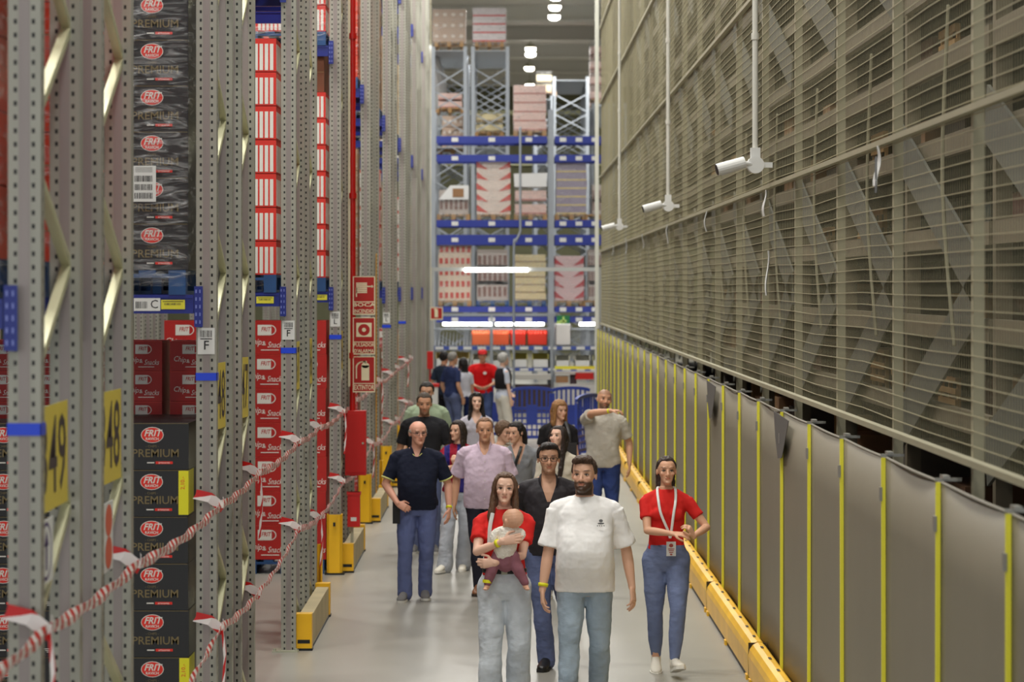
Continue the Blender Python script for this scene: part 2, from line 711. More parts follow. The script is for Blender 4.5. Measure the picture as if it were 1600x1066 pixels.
PREM = premium_carton()
PREMF = premium_carton(True)
CH_BIG = chips_carton(.40, .350, .55)
CH_SML = chips_carton(.245, .188, .4)
STR = stripe_carton()
ORC = M()
ORC.box(-.2, .2, 0, .55, 0, .268)
ORC.box(-.2, .2, -.001, 0, .13, .136, 1)
ORC = ORC.mesh('orange_carton', [mat('orange red carton', (214, 66, 34), .5), BRN])
BRC = M()
BRC.box(-.2, .2, 0, .55, 0, .268)
BRC.box(-.02, .02, -.001, .55, .01, .2685, 1)
BRC.rect((.1, -.002, .17), (1, 0, 0), (0, 0, 1), .05, .03, 2)
BRC = BRC.mesh('brown_carton', [BRN, mat('parcel tape', (176, 146, 96), .4), PAPER])

# third rack (second row, near side): unwrapped premium cartons on the floor pallets
ZC = Z0[1]
xr = XR - .155
for p in range(2):
    o = link('floor_pallet', PALB, None, (xr - .43 - p * .875, ZC - .06, .09))
    tag(o, 'blue floor pallet under the %s stack of black cartons' % ('nearer right' if p == 0 else 'left hand'), 'pallet')
    o = M()
    o.box(-.4, .4, 0, .09, 0, .09)
    o.box(-.4, .4, 1.0, 1.09, 0, .09)
    o = o.build('floor_rail', GALV, None, loc=(xr - .43 - p * .875, ZC - .03, 0))
    tag(o, 'steel floor rail lifting the %s blue pallet of black cartons' % ('right' if p == 0 else 'left'), 'rail')
cols = ['beside the F label post', 'next column inward from the F label post', 'third column inward', 'fourth column, at the left picture edge']
for c in range(4):
    for k in range(7):
        fl_ = (c == 0 and k in (1, 5))
        o = link('carton', PREMF if fl_ else PREM, None, (xr - .215 - c * .4355 + random.uniform(-.004, .004), ZC - .06 + random.uniform(-.006, .006), .238 + k * .2745))
        tag(o, 'black carton%s, %s from the floor, %s' % (' with yellow sticker' if fl_ else '', ORD[k], cols[c]), 'carton', 'black cartons on the floor pallets')
        if c < 2:
            o = link('carton', PREM, None, (xr - .215 - c * .4355, ZC + .50, .238 + k * .2745))
            tag(o, 'black carton in the rear layer, %s from floor, %s column from walkway' % (ORD[k], ORD[c]), 'carton', 'black cartons on the floor pallets')
# fourth rack: red chips cartons standing behind on floor pallets
for c in range(5):
    x = xr - .0 - .125 - c * .295
    for k in range(13):
        br_ = c == 4
        if k < 7:
            continue
        o = link('carton', CH_SML, None, (x, ZC + 1.03, .15 + k * .190))
        tag(o, 'small red chips and snacks carton, %s from top, %s column from the walkway' % (ORD[12 - k], ORD[c]), 'carton', 'small red cartons behind the black ones')
    m = M()
    m.box(-.12, .12, 0, .40, .0, 1.34)
    m.box(-.19, .19, 0, 1.1, -.0, .02)
    o = m.build('display_box', mat('dark red carton', (120, 24, 18), .6), None, loc=(x, ZC + 1.03, .13))
    o.location.z = .135
    tag(o, 'tall red box under the small red cartons, %s column from the walkway' % ORD[c], 'carton')
m = M()
m.box(-2.1, .02, 0, .40, .0, .13)
o = m.build('floor_board', GALV, None, loc=(xr, ZC + 1.03, 0))
tag(o, 'steel plinth under the small red cartons behind the black stack', 'plinth')

# first level loads (on the beams)
B1 = LV[0] + .11


def lev(k): return LV[k] + .112


for c in range(3):
    wrapped_load((xr - .42 - c * .86, ZC - .06, B1), PREM, .40, .27, 2, 7, 'film wrapped black cartons above the beam labelled C, %s from the walkway' % ORD[c], ny=1)
names = {0: 'orange red', 1: 'orange red', 2: 'black', 3: 'brown', 4: 'red and white striped', 5: 'brown', 6: 'red and white striped'}
specs = [  # rack index, level, carton mesh, wrap, nz, cols, description
    (0, 0, ORC, True, 7, 2, 'orange red cartons'), (1, 0, ORC, True, 7, 2, 'dark orange cartons'),
    (3, 0, BRC, True, 6, 2, 'brown cartons'), (4, 0, STR, False, 7, 2, 'red and white striped cartons'),
    (5, 0, BRC, True, 5, 2, 'brown cartons'), (6, 0, STR, False, 7, 2, 'red and white striped cartons'),
    (4, 1, STR, True, 6, 2, 'red and white striped cartons'), (6, 1, STR, True, 6, 2, 'red and white striped cartons'),
    (7, 0, BRC, True, 6, 2, 'brown cartons'), (8, 0, BRC, True, 6, 2, 'brown cartons'), (8, 1, ORC, True, 6, 2, 'orange cartons'),
    (10, 0, STR, True, 6, 1, 'striped cartons'), (10, 1, BRC, True, 6, 1, 'brown cartons'), (12, 0, BRC, True, 6, 1, 'brown cartons'),
    (12, 1, BRC, True, 6, 1, 'brown cartons'), (14, 0, STR, True, 6, 1, 'striped cartons'), (14, 1, BRC, True, 6, 1, 'brown cartons'),
    (16, 0, BRC, True, 6, 1, 'brown cartons'), (16, 1, BRC, True, 6, 1, 'brown cartons'), (8, 2, BRC, True, 6, 1, 'brown cartons'), (12, 2, STR, True, 5, 1, 'striped cartons')]
for (ri, lv, cm, wr, nz, nc, ds) in specs:
    zz = RACKS[ri].location.y
    for c in range(nc):
        wrapped_load((xr - .40 - c * .86, zz - .06, lev(lv)), cm, .395, .274, 2, nz,
                     '%s, %s level of the %s left rack, %s from the walkway' % (ds, ('lowest', 'middle', 'top')[lv], ORD[ri], ORD[c]), w=.8, wrap=wr)
# seventh rack: big red chips cartons on the floor
ZG = Z0[3]
for c in range(4):
    x = XR - .15 - .20 - c * .425
    for k in range(7):
        o = link('carton', CH_BIG, None, (x + random.uniform(-.005, .005), ZG - .05, .148 + k * .3525))
        tag(o, 'big red chips and snacks carton, %s from the floor, %s column from the walkway' % (ORD[k], ORD[c]), 'carton', 'big red cartons seen through the rack tunnel')
for p in range(2):
    o = link('floor_pallet', PALB, None, (XR - .57 - p * .86, ZG - .06, 0))
    tag(o, 'dark blue pallet under the big red chips cartons, %s' % ('nearer the walkway' if p == 0 else 'further in'), 'pallet')
for ri in (8, 10, 12, 14, 16):
    zz = RACKS[ri].location.y
    wrapped_load((xr - .40, zz - .06, 0), (CH_BIG if ri in (8, 12) else BRC), .395, (.3525 if ri in (8, 12) else .274), 2, 6 if ri in (8, 12) else 7,
                 'floor pallet of %s cartons in the %s left rack' % ('red' if ri in (8, 12) else 'brown', ORD[ri]), w=.8)

# goods glimpsed under the third-level beams
o = M()
o.box(-.38, .38, 0, .8, 0, .42)
o.box(-.38, .38, -.002, 0, .2, .21, 1)
o = o.build('crate', [mat('brown crate', (120, 70, 46), .7), BRN], None, loc=(xr - .40, ZG + .0, lev(0) + .145 + 7 * .274))
tag(o, 'flat brown box on top of the further red and white striped cartons', 'carton')

# ---- signs and labels on the racks ---------------------------------------
YS = mat('number plate yellow', (222, 200, 76), .55)
DK = mat('dark print', (60, 46, 50), .6)
nums = ['349', '348', '348', '347', '347', '346', '346', '345', '345', '344', '344', '343']
for i, nb in enumerate(nums):
    r = RACKS[i]
    m = M()
    m.box(0, .003, 0, .74, 0, .40)
    m.text(nb, .42, (.0045, .39, .19), (0, 1, 0), (0, 0, 1), mi=1, sx=.98, bold=.005)
    o = m.build('aisle_number_plate', [YS, DK], None, loc=(XR - .034, r.location.y + .06, 2.10))
    o.rotation_euler = (random.uniform(-.02, .02), 0, 0)
    tag(o, 'yellow plate with number %s hung inside the %s left rack frame' % (nb, ORD[i]), 'sign')
m = M()
m.box(0, .003, 0, .32, 0, .24)
for q in range(16):
    t = 2 * PI * q / 16
m.disc((.004, .16, .12), (0, 1, 0), (0, 0, 1), .12, .11, 1, 28)
m.disc((.0045, .16, .12), (0, 1, 0), (0, 0, 1), .105, .096, 2, 28)
m.rect((.005, .16, .10), (0, 1, 0), (0, 0, 1), .018, .05, 1)
m.add([(.005, .11, .14), (.005, .21, .14), (.005, .16, .2)], [(0, 1, 2)], 1)
o = m.build('arrow_sign', [PAPER, mat('violet print', (74, 50, 110), .6), PAPER], None, loc=(XR - .028, RACKS[0].location.y + .1, 1.84))
tag(o, 'white sign with a violet up arrow in an oval under the nearest yellow plate', 'sign')
m = M()
m.box(0, .003, 0, .26, 0, .30)
m.disc((.004, .13, .22), (0, 1, 0), (0, 0, 1), .10, .07, 1, 24)
m.disc((.004, .13, .08), (0, 1, 0), (0, 0, 1), .10, .07, 1, 24)
o = m.build('round_mark_sign', [PAPER, mat('orange print', (216, 96, 66), .6)], None, loc=(XR - .028, RACKS[1].location.y + .25, 1.72))
tag(o, 'pale sign with two orange discs below the 348 plate', 'sign')


def barcode(m, c, w, h, mi, seed=1):
    rr = random.Random(seed)
    x = -w / 2
    while x < w / 2 - .004:
        t = rr.choice((.002, .003, .005))
        m.rect((c[0] + x + t / 2, c[1], c[2]), (1, 0, 0), (0, 0, 1), t / 2, h / 2, mi)
        x += t + rr.choice((.002, .003, .004))


for ri, ch, zz in ((2, 'F', 2.63), (4, 'F', 2.60), (6, 'L', 2.62), (8, 'F', 2.50), (10, 'L', 2.5)):
    r = RACKS[ri]
    m = M()
    m.box(-.05, .05, -.001, 0, 0, .155)
    barcode(m, (0, -.0018, .12), .07, .04, 1, ri)
    m.text(ch, .075, (0, -.0018, .05), mi=1, bold=.01)
    m.rect((.0, -.0018, .09), (1, 0, 0), (0, 0, 1), .035, .003, 1)
    o = m.build('location_label', [PAPER, BLACK], None, loc=(XR - .06, r.location.y - .008, zz - .07))
    tag(o, 'white bar code label with letter %s on the front post of the %s left rack' % (ch, ORD[ri]), 'label')
BT = mat('blue tape', (24, 66, 214), .4)
for ri, zz in ((0, 2.43), (2, 2.425), (4, 2.44), (6, 2.44), (8, 2.30), (10, 2.38), (12, 2.36)):
    m = M()
    m.box(-.124, .003, -.01, -.007, 0, .045)
    m.box(.0, .003, -.01, .09, 0, .045)
    m.box(-.124, -.121, -.01, .09, 0, .045)
    o = m.build('tape_band', BT, None, loc=(XR, RACKS[ri].location.y, zz - .02))
    tag(o, 'bright blue tape band round the front post of the %s left rack' % ORD[ri], 'tape')
# beam labels
m = M()
m.box(-.09, .0, -.001, 0, 0, .075)
barcode(m, (-.045, -.0018, .035), .07, .04, 1, 5)
m.box(.0, .065, -.001, 0, 0, .075)
m.text('C', .07, (.03, -.0018, .037), mi=1)
o = m.build('beam_label', [PAPER, BLACK], None, loc=(PX(235, ZC) , ZC - .052, LV[0] + .015))
tag(o, 'white bar code label with letter C on the blue beam', 'label')
yl = M()
yl.box(-.07, .07, -.001, 0, 0, .055)
barcode(yl, (0, -.0018, .03), .10, .012, 1, 9)
yl.rect((0, -.0018, .045), (1, 0, 0), (0, 0, 1), .06, .002, 1)
for nm, px, ri in (('black cartons', 272, 2), ('big red cartons in the tunnel', 415, 4), ('further striped cartons', 501, 6)):
    y = RACKS[ri].location.y
    o = yl.build('beam_label', [mat('label yellow', (224, 216, 60), .6), DK], None, loc=(PX(px, y), y - .052, LV[0] + .025))
    tag(o, 'yellow label on the blue beam above the %s' % nm, 'label')
# delivery note on the wrapped load
m = M()
m.box(-.07, .07, -.001, 0, 0, .21)
for q in range(3):
    barcode(m, (0, -.0018, .035 + q * .05), .11, .035, 1, 20 + q)
for q in range(4):
    m.rect((0, -.0018, .175 + q * .008), (1, 0, 0), (0, 0, 1), .05, .001, 1)
o = m.build('delivery_note', [PAPER, BLACK], None, loc=(PX(228, ZC), ZC - .085, PZ(316, ZC)))
tag(o, 'white bar code sheet stuck on the film wrapped black cartons', 'label')

# ---- barrier boards, column guards ---------------------------------------
WOOD = mat('scuffed board', (186, 170, 132), .75, var=.12, vscale=3)
YG = mat('guard yellow', (240, 184, 18), .4, var=.08, vscale=3)
for k in range(1, 9):
    y0 = Z0[k] + .05
    if k == 1:
        continue
    r = empty('end_barrier', (XR + .06, y0, 0))
    m = M()
    m.box(-.055, .055, .12, 2.25, .02, .27)
    m.box(-.06, .06, .12, 2.25, .0, .02, 1)
    m.build('board', [WOOD, BLACK], r)
    for (a, b) in ((0, .12), (2.25, 2.37)):
        m = M()
        m.box(-.065, .065, a, b, .02, .30)
        m.box(-.07, .07, a, b, 0, .02, 1)
        m.box(-.05, .05, a - .002, b, .06, .09, 1)
        m.build('end_cap', [YG, BLACK], r)
    tag(r, 'low pale barrier board with yellow end caps at the foot of the %s rack row' % ORD[k], 'barrier')
gm = M()
pts = [(-.08, .10), (-.08, 0), (-.055, -.04), (.055, -.04), (.08, 0), (.08, .10), (.068, .10), (.068, .006), (.05, -.028), (-.05, -.028), (-.068, .006), (-.068, .10)]
gm.prism(pts, .02, .62)
gm.box(-.1, .1, -.045, .12, 0, .02, 1)
gm.box(-.012, .012, -.045, -.04, .5, .54, 1)
gmesh = gm.mesh('g', [YG, BLACK])
for k in range(3, 9):
    o = link('column_guard', gmesh, None, (XR - .06, Z0[k] - .12, 0))
    tag(o, 'yellow column guard at the front post of the %s rack row' % ORD[k], 'column guard')
for k in (2, 3, 4, 5):
    o = link('column_guard', gmesh, None, (XR - .04, Z0[k] + 2.62, 0))
    o.rotation_euler.z = PI
    o.location.y += 0
    tag(o, 'yellow column guard on the far post of the %s rack row' % ORD[k], 'column guard')
m = M()
m.box(0, .012, 0, .02, .0, 3.4)
for k in (3,):
    o = m.build('marker_strip', mat('orange yellow strip', (222, 160, 30), .5), None, loc=(XR + .005, Z0[4] + 1.36, 0))
    tag(o, 'tall thin yellow strip running up a post behind the fire signs', 'marker')

# ---- fire fighting column -------------------------------------------------
YF = 28.6
m = M()
px = PX(551, YF)
m.cyl((px, YF, .95), (px, YF, 10.6), .032, 14)
for z in (2.2, 3.9, 5.6, 7.3, 9):
    m.cyl((px, YF, z), (px, YF, z + .06), .042, 14)
pr = mat('fire red pipe', (186, 20, 12), .35)
o = m.build('sprinkler_pipe', pr, None, smooth=False)
tag(o, 'vertical red fire pipe rising beside the fire signs', 'pipe')
m = M()
m.box(-.012, .03, -.02, .02, 0, 8.8)
o = m.build('cable_duct', mat('cream duct', (214, 208, 178), .5), None, loc=(PX(546, YF), YF, 1.9))
tag(o, 'thin cream duct left of the vertical red pipe', 'duct')
FR = mat('fire sign red', (176, 22, 14), .5)
sgx = PX(569, YF)
sw = .118


def fire_sign(ya, yb, words, kind, label):
    z1 = PZ(ya, YF)
    z0 = PZ(yb, YF)
    h = z1 - z0
    m = M()
    m.box(-sw, sw, 0, .004, 0, h, 1)
    y = -.001
    split = .33 * h if len(words) > 1 else .24 * h
    m.rect((0, y, split / 2 + .006), (1, 0, 0), (0, 0, 1), sw - .01, split / 2 - .008, 0)
    m.rect((0, y, split + (h - split) / 2), (1, 0, 0), (0, 0, 1), sw - .01, (h - split) / 2 - .008, 0)
    for i, wd in enumerate(words):
        m.text(wd, split / len(words) * .80, (0, y - .001, split * (1 - (i + .5) / len(words)) + .004), mi=1, bold=.02, sx=(1.9 * (sw - .015)) / (len(wd) * .56 * split / len(words) * .80))
    cz = split + (h - split) / 2
    y -= .001
    if kind == 'hose':
        m.rect((-.025, y, cz + .015), (1, 0, 0), (0, 0, 1), .058, .055, 1)
        for q in range(5):
            m.rect((-.025, y - .001, cz - .025 + q * .02), (1, 0, 0), (0, 0, 1), .058, .002, 0)
        m.rect((.055, y, cz + .03), (1, 0, 0), (0, 0, 1), .03, .006, 1)
        m.rect((-.08, y, cz - .03), (1, 0, 0), (0, 0, 1), .006, .05, 1)
        m.disc((.085, y, cz + .03), (1, 0, 0), (0, 0, 1), .013, .013, 1)
    elif kind == 'button':
        m.rect((0, y, cz), (1, 0, 0), (0, 0, 1), .082, .075, 1)
        m.disc((0, y - .001, cz), (1, 0, 0), (0, 0, 1), .062, .062, 0, 28)
        m.disc((0, y - .002, cz), (1, 0, 0), (0, 0, 1), .022, .022, 1)
    else:
        m.rect((.015, y, cz - .03), (1, 0, 0), (0, 0, 1), .042, .08, 1)
        m.disc((.015, y, cz + .05), (1, 0, 0), (0, 0, 1), .042, .03, 1)
        m.rect((.01, y, cz + .085), (1, 0, 0), (0, 0, 1), .02, .012, 1)
        for q in range(10):
            t = q / 9 * PI * .55 + PI * .45
            m.rect((.0 + .08 * math.cos(t), y, cz + .03 + .06 * math.sin(t)), (1, 0, 0), (0, 0, 1), .009, .006, 1)
        m.rect((-.08, y, cz - .03), (1, 0, 0), (0, 0, 1), .006, .06, 1)
    o = m.build('fire_sign', [FR, CREAM], None, loc=(sgx, YF - .04, z0))
    tag(o, label, 'sign', 'fire signs beside the red pipe')


fire_sign(432, 492, ['BOCA', 'INCENDIO'], 'hose', 'red fire hose sign reading BOCA INCENDIO, topmost of three')
fire_sign(496, 554, ['PULSADOR', "D'ALARMA"], 'button', 'red alarm button sign between hose sign and extinguisher sign')
fire_sign(557, 613, ['EXTINTOR'], 'ext', 'red fire extinguisher sign reading EXTINTOR, lowest of three')
m = M()
x0, x1, za, zb = PX(541, YF), PX(573, YF), PZ(741, YF), PZ(641, YF)
m.box(x0, x1, YF - .2, YF - .03, za, zb)
m.box(x0 + .02, x1 - .02, YF - .205, YF - .2, za + .03, zb - .03)
m.cyl((x1 - .03, YF - .215, (za + zb) / 2), (x1 - .03, YF - .2, (za + zb) / 2), .012, 8, mi=1)
o = m.build('hose_cabinet', [RED, GALV])
tag(o, 'red fire hose cabinet below the extinguisher sign', 'fire cabinet')
m = M()
x0, x1, za, zb = PX(544, YF - .5), PX(563, YF - .5), PZ(822, YF - .5), PZ(768, YF - .5)
m.box(x0, x1, YF - .62, YF - .5, za, zb)
m.box(x0 - .008, x1 + .008, YF - .63, YF - .49, zb - .03, zb)
m.rect(((x0 + x1) / 2, YF - .622, (za + zb) / 2 - .1), (1, 0, 0), (0, 0, 1), .03, .02, 1)
m.bar(((x0 + x1) / 2 - .02, YF - .56, za), ((x0 + x1) / 2 - .02, YF - .56, 0), .03, .03, 2)
o = m.build('extinguisher_box', [RED, PAPER, GALV])
tag(o, 'small red extinguisher box on a stand low beside the yellow column guard', 'fire cabinet')

# ---- red and white barrier tape -------------------------------------------


def stripe_mat():
    m = mat('barrier tape', (220, 40, 30), .4)
    nt = m.node_tree
    b = nt.nodes['Principled BSDF']
    uv = nt.nodes.new('ShaderNodeUVMap')
    uv.uv_map = 'UVMap'
    sp = nt.nodes.new('ShaderNodeSeparateXYZ')
    nt.links.new(uv.outputs[0], sp.inputs[0])
    a = nt.nodes.new('ShaderNodeMath')
    a.operation = 'FRACT'
    nt.links.new(sp.outputs[0], a.inputs[0])
    g = nt.nodes.new('ShaderNodeMath')
    g.operation = 'GREATER_THAN'
    g.inputs[1].default_value = .5
    nt.links.new(a.outputs[0], g.inputs[0])
    mx = nt.nodes.new('ShaderNodeMix')
    mx.data_type = 'RGBA'
    mx.inputs[6].default_value = (*lin((200, 22, 16)), 1)
    mx.inputs[7].default_value = (*lin((235, 226, 222)), 1)
    nt.links.new(g.outputs[0], mx.inputs[0])
    nt.links.new(mx.outputs[2], b.inputs['Base Color'])
    return m


TAPE = stripe_mat()


def tape(pts, w=.035, name='barrier_tape', parent=None, tw=.5, rep=.13, twist=8):
    """ribbon with length coordinates, slightly rolled"""
    vs = []
    fs = []
    uvs = []
    L = 0
    P = [Vector(p) for p in pts]
    Q = []
    for i in range(len(P) - 1):
        n = max(2, int((P[i + 1] - P[i]).length / .06))
        for k in range(n):
            t = k / n
            sag = -tw * 4 * t * (1 - t) * .018 * (P[i + 1] - P[i]).length
            Q.append(P[i].lerp(P[i + 1], t) + Vector((0, 0, sag)))
    Q.append(P[-1])
    for i, p in enumerate(Q):
        if i:
            L += (p - Q[i - 1]).length
        a = .30 * math.sin(L * twist) + .15
        n = Vector((math.sin(a), 0, math.cos(a)))
        c = Vector((math.cos(a), 0, -math.sin(a))) * .006
        vs += [p - n * w / 2, p + c, p + n * w / 2]
        uvs.append(L / rep)
        if i:
            b = 3 * (i - 1)
            fs += [(b, b + 1, b + 4, b + 3), (b + 1, b + 2, b + 5, b + 4)]
    me = bpy.data.meshes.new(name)
    me.from_pydata(vs, [], fs)
    me.materials.append(TAPE)
    ul = me.uv_layers.new(name='UVMap')
    for lp in me.loops:
        ul.data[lp.index].uv = (uvs[lp.vertex_index // 3] + (lp.vertex_index % 3) * .25, 0)
    o = link(name, me, parent)
    sm = o.modifiers.new('t', 'SOLIDIFY')
    sm.thickness = .0015
    return o


XT = XR + .025
hi = [(XT + .02, 7.4, 1.71)]
lo_ = []
for k in range(7):
    hi.append((XT, Z0[k] + .0, 1.70 - (.03 if k % 2 else 0)))
    hi.append((XT, Z0[k] + 2.4, 1.69))
    if k >= 1:
        lo_.append((XT, Z0[k], 1.0 - .05 * (k % 2)))
        lo_.append((XT, Z0[k] + 2.4, .88))
lo_ = [(XT, Z0[0] + 2.4, .80)] + lo_
for nm, P, lb in (('upper', hi, 'upper red and white striped barrier tape strung along the rack ends'), ('lower', lo_, 'lower red and white striped barrier tape strung along the rack ends')):
    r = empty('barrier_tape', (0, 0, 0))
    tag(r, lb, 'barrier tape')
    tape(P, .058, 'tape_ribbon', r)
    for i, p in enumerate(P):
        if nm == 'upper' and i == 0:
            continue
        # wraps round the post and a hanging tail
        o = tape([(p[0] + .005, p[1] + .04, p[2] + .02), (p[0] + .012, p[1] - .03, p[2] - .01), (p[0] - .06, p[1] - .045, p[2] + .05), (p[0] - .15, p[1] - .035, p[2] + .07)], .06, 'tape_knot', r, 0, .28)
        if i % 3 == 1:
            tape([(p[0] + .01, p[1] - .03, p[2]), (p[0] + .03, p[1] - .05, p[2] - .15), (p[0] + .015, p[1] - .05, p[2] - .42)], .045, 'tape_tail', r, 0, .2, 5)
# ================================================================ right: wire mesh wall, grey sheet screens, rack behind
XM = 2.05
KH = mat('mesh wire', (176, 168, 136), .5, .2)
KP = mat('mesh post', (164, 158, 132), .5, .2, var=.05)
WY0, WY1 = 9.2, 57.6
r = empty('mesh_fence', (XM, 0, 0))
tag(r, 'tall wire mesh fence with pale horizontal rails along the right side', 'fence')
RH = [2.19, 3.73, 5.32, 6.90, 8.50, 10.1]
pitch = 2.41
np_ = 0
y = WY1
ys = []
while y > 8:
    ys.append(y)
    y -= pitch
ys = ys[::-1]
for y in ys:
    m = M()
    m.box(-.0, .05, y - .025, y + .025, 0, 11)
    m.build('fence_post', KP, r)
for z in RH:
    m = M()
    m.box(-.045, -.003, WY0 - 2, WY1, z - .015, z + .015)
    m.build('fence_rail', KP, r)
rr = random.Random(3)
for a, b in zip(ys[:-1], ys[1:]):
    m = M()
    n = int((b - a) / .060)
    for i in range(n):
        yy = a + (b - a) * (i + .5) / n
        m.box(-.0009, .0009, yy - .0009, yy + .0009, 2.19, 10.6)
    z = 2.19
    k = 0
    while z < 10.6:
        bow = .010 * math.sin(k * .05 + a) + rr.uniform(-.002, .002)
        md = (a + b) / 2
        # horizontal wire slightly slack between the posts
        m.bar((-.003, a, z), (-.003, md, z + bow), .0036, .0042)
        m.bar((-.003, md, z + bow), (-.003, b, z), .0036, .0042)
        z += .066
        k += 1
    m.build('mesh_panel', KH, r)
# far end post of the fence, pale
m = M()
m.box(XM - .13, XM - .05, 57.7, 57.78, 0, 11.5)
m.box(XM - .13, XM - .05, 57.7, 57.78, 0, .02)
o = m.build('white_post', mat('pale post paint', (222, 222, 212), .5))
tag(o, 'tall pale post where the mesh fence ends', 'post')

# grey sheets with yellow straps
SH = mat('grey sheet', (136, 128, 110), .55, var=.05, vscale=1.2, alpha=.90, bump=.10, bscale=1.5)
SY = mat('strap yellow', (240, 232, 64), .45)
sy = []
y = 12.05
while y > 7:
    y -= 1.70
y0 = y
k = 0
yl_ = []
while y < 57.5:
    yl_.append(y)
    y += 1.70
yl_.append(57.5)
for i, (a, b) in enumerate(zip(yl_[:-1], yl_[1:])):
    rt = empty('sheet_panel', (XM - .10, a, 0))
    n = 10
    top = 2.08
    vs = []
    fs = []
    ln = b - a
    for q in range(n + 1):
        t = q / n
        bow = .018 * math.sin(PI * t) * (1 if i % 2 else .6)
        sagz = -.01 * math.sin(PI * t)
        for z in (.04, .6, 1.2, 1.7, top):
            vs.append((bow * (1 + .4 * math.sin(z * 3 + i)), ln * t, z + (sagz if z == top else 0)))
    for q in range(n):
        for z in range(4):
            fs.append((q * 5 + z, (q + 1) * 5 + z, (q + 1) * 5 + z + 1, q * 5 + z + 1))
    m = M()
    m.add(vs, fs)
    o = m.build('sheet', SH, rt, smooth=True)
    md = o.modifiers.new('s', 'SOLIDIFY')
    md.thickness = .004
    m = M()
    tl = .03 * math.sin(i * 1.7)
    m.bar((-.016, 0, .03), (-.016, tl, 2.08), .024, .020, up=(1, 0, 0))
    m.build('yellow_strap', SY, rt)
    m = M()
    m.box(-.036, -.024, -.02 + tl * .9, .02 + tl * .9, 1.86, 1.93)
    m.build('buckle', mat('buckle grey', (150, 148, 140), .4, .5), rt)
    m = M()
    m.box(-.03, .09, -.006 + tl, .006 + tl, 2.085, 2.10)
    m.box(.0, .03, -.05 + tl, .05 + tl, 2.098, 2.112)
    m.build('strap_hook', mat('buckle grey', (150, 148, 140), .4, .5), rt)
    m = M()
    m.tube([(0, 0, 2.08), (.006, ln / 2, 2.072), (0, ln, 2.08)], [.007, .007, .007], n=6, sub=4)
    m.build('hem', mat('sheet hem', (140, 134, 122), .6), rt)
    tag(rt, 'grey hanging sheet edged by a yellow strap, %s counting from the camera' % (ORD[i]), 'sheet screen', 'grey sheets along the right side')
# curled corners of a few sheets
m = M()
m.add([(0, 0, 0), (0, 1.0, .02), (0, .9, -.16), (0, .72, -.30), (0, .45, -.28)], [(0, 1, 2, 3, 4)])
gd = mat('dark sheet flap', (92, 88, 84), .7)
for yy, sz, lb in ((18.2, 1, 'nearer'), (24.5, 1.1, 'farther')):
    o = m.build('loose_flap', gd, None, loc=(XM - .135, yy, 2.05))
    o.scale = (1, sz, sz)
    md = o.modifiers.new('s', 'SOLIDIFY')
    md.thickness = .004
    tag(o, 'dark folded flap hanging over the grey sheets, the %s one' % lb, 'flap')

# yellow guard barrier on the floor
GY = mat('guard rail yellow', (242, 188, 50), .38, var=.10, vscale=2.5)
y = 24.35
while y > 12:
    y -= 4.2
i = 0
while y < 57:
    rt = empty('guard_rail', (1.82, y, 0))
    ln = min(4.16, 57.4 - y)
    m = M()
    prof = [(0, .04), (-.005, .20), (.005, .245), (.03, .28), (.065, .298), (.10, .295), (.125, .27), (.135, .22), (.13, .04)]
    m.prism([(px_, pz_) for px_, pz_ in prof], 0, ln, 0, Matrix(((1, 0, 0, 0), (0, 0, 1, 0), (0, 1, 0, 0), (0, 0, 0, 1))))
    for q in range(7):
        yy = .3 + q * ln / 7
        m.box(.06, .08, yy - .05, yy + .05, .300, .302, 1)
    m.box(-.001, .131, -.012, .0, .05, .29, 1)
    m.build('beam_cover', [GY, mat('dark slot', (60, 44, 20), .7)], rt)
    m = M()
    for q in (0.12, ln / 2, ln - .12):
        m.box(-.012, .12, q - .05, q + .05, 0, .04, 0)
    m.box(.01, .1, 0, ln, .0, .05, 1)
    m.build('rail_foot', [GY, BLACK], rt)
    tag(rt, 'yellow low guard rail section on the floor along the right side, %s from the camera' % ORD[i], 'guard rail', 'yellow guard rail sections')
    y += 4.2
    i += 1

# storage rack behind the mesh
XB = 2.95
GB = mat('rack beige', (114, 104, 84), .6, .1, var=.06)
GD = mat('brace plate', (92, 92, 84), .6, .1)
bays = []
y = 12.4 - 3.5
while y < 60:
    bays.append(y)
    y += 3.5
rt = empty('storage_rack', (XB, 0, 0))
tag(rt, 'big beige rack with broad diagonal braces behind the wire mesh', 'storage rack')
bz = [2.95 - .088 * 2.9 - .58, 2.95 - .088 * 2.9, 2.95 + .113 * 2.9, 2.95 + .32 * 2.9, 2.95 + .516 * 2.9, 2.95 + .70 * 2.9]
while bz[-1] < 10:
    bz.append(bz[-1] + .58)
bz = [1.4, .75] + bz
for y in bays:
    m = M()
    m.box(-.06, .04, y - .05, y + .05, 0, 10.8)
    m.build('upright', GB, rt)
    m = M()
    m.box(1.35, 1.45, y - .05, y + .05, 0, 10.8)
    m.build('upright', GB, rt)
for z in bz:
    m = M()
    for a, b in zip(bays[:-1], bays[1:]):
        m.box(-.08, -.03, a + .06, b - .06, z - .07, z + .07)
    m.build('beam', GB, rt)
    m = M()
    m.box(-.02, 1.4, bays[0], bays[-1], z - .06, z - .045)
    m.build('shelf_deck', mat('shaded shelf deck', (44, 38, 30), .8, var=.1), rt)  # decks added in a dark colour so the rack interior looks shaded
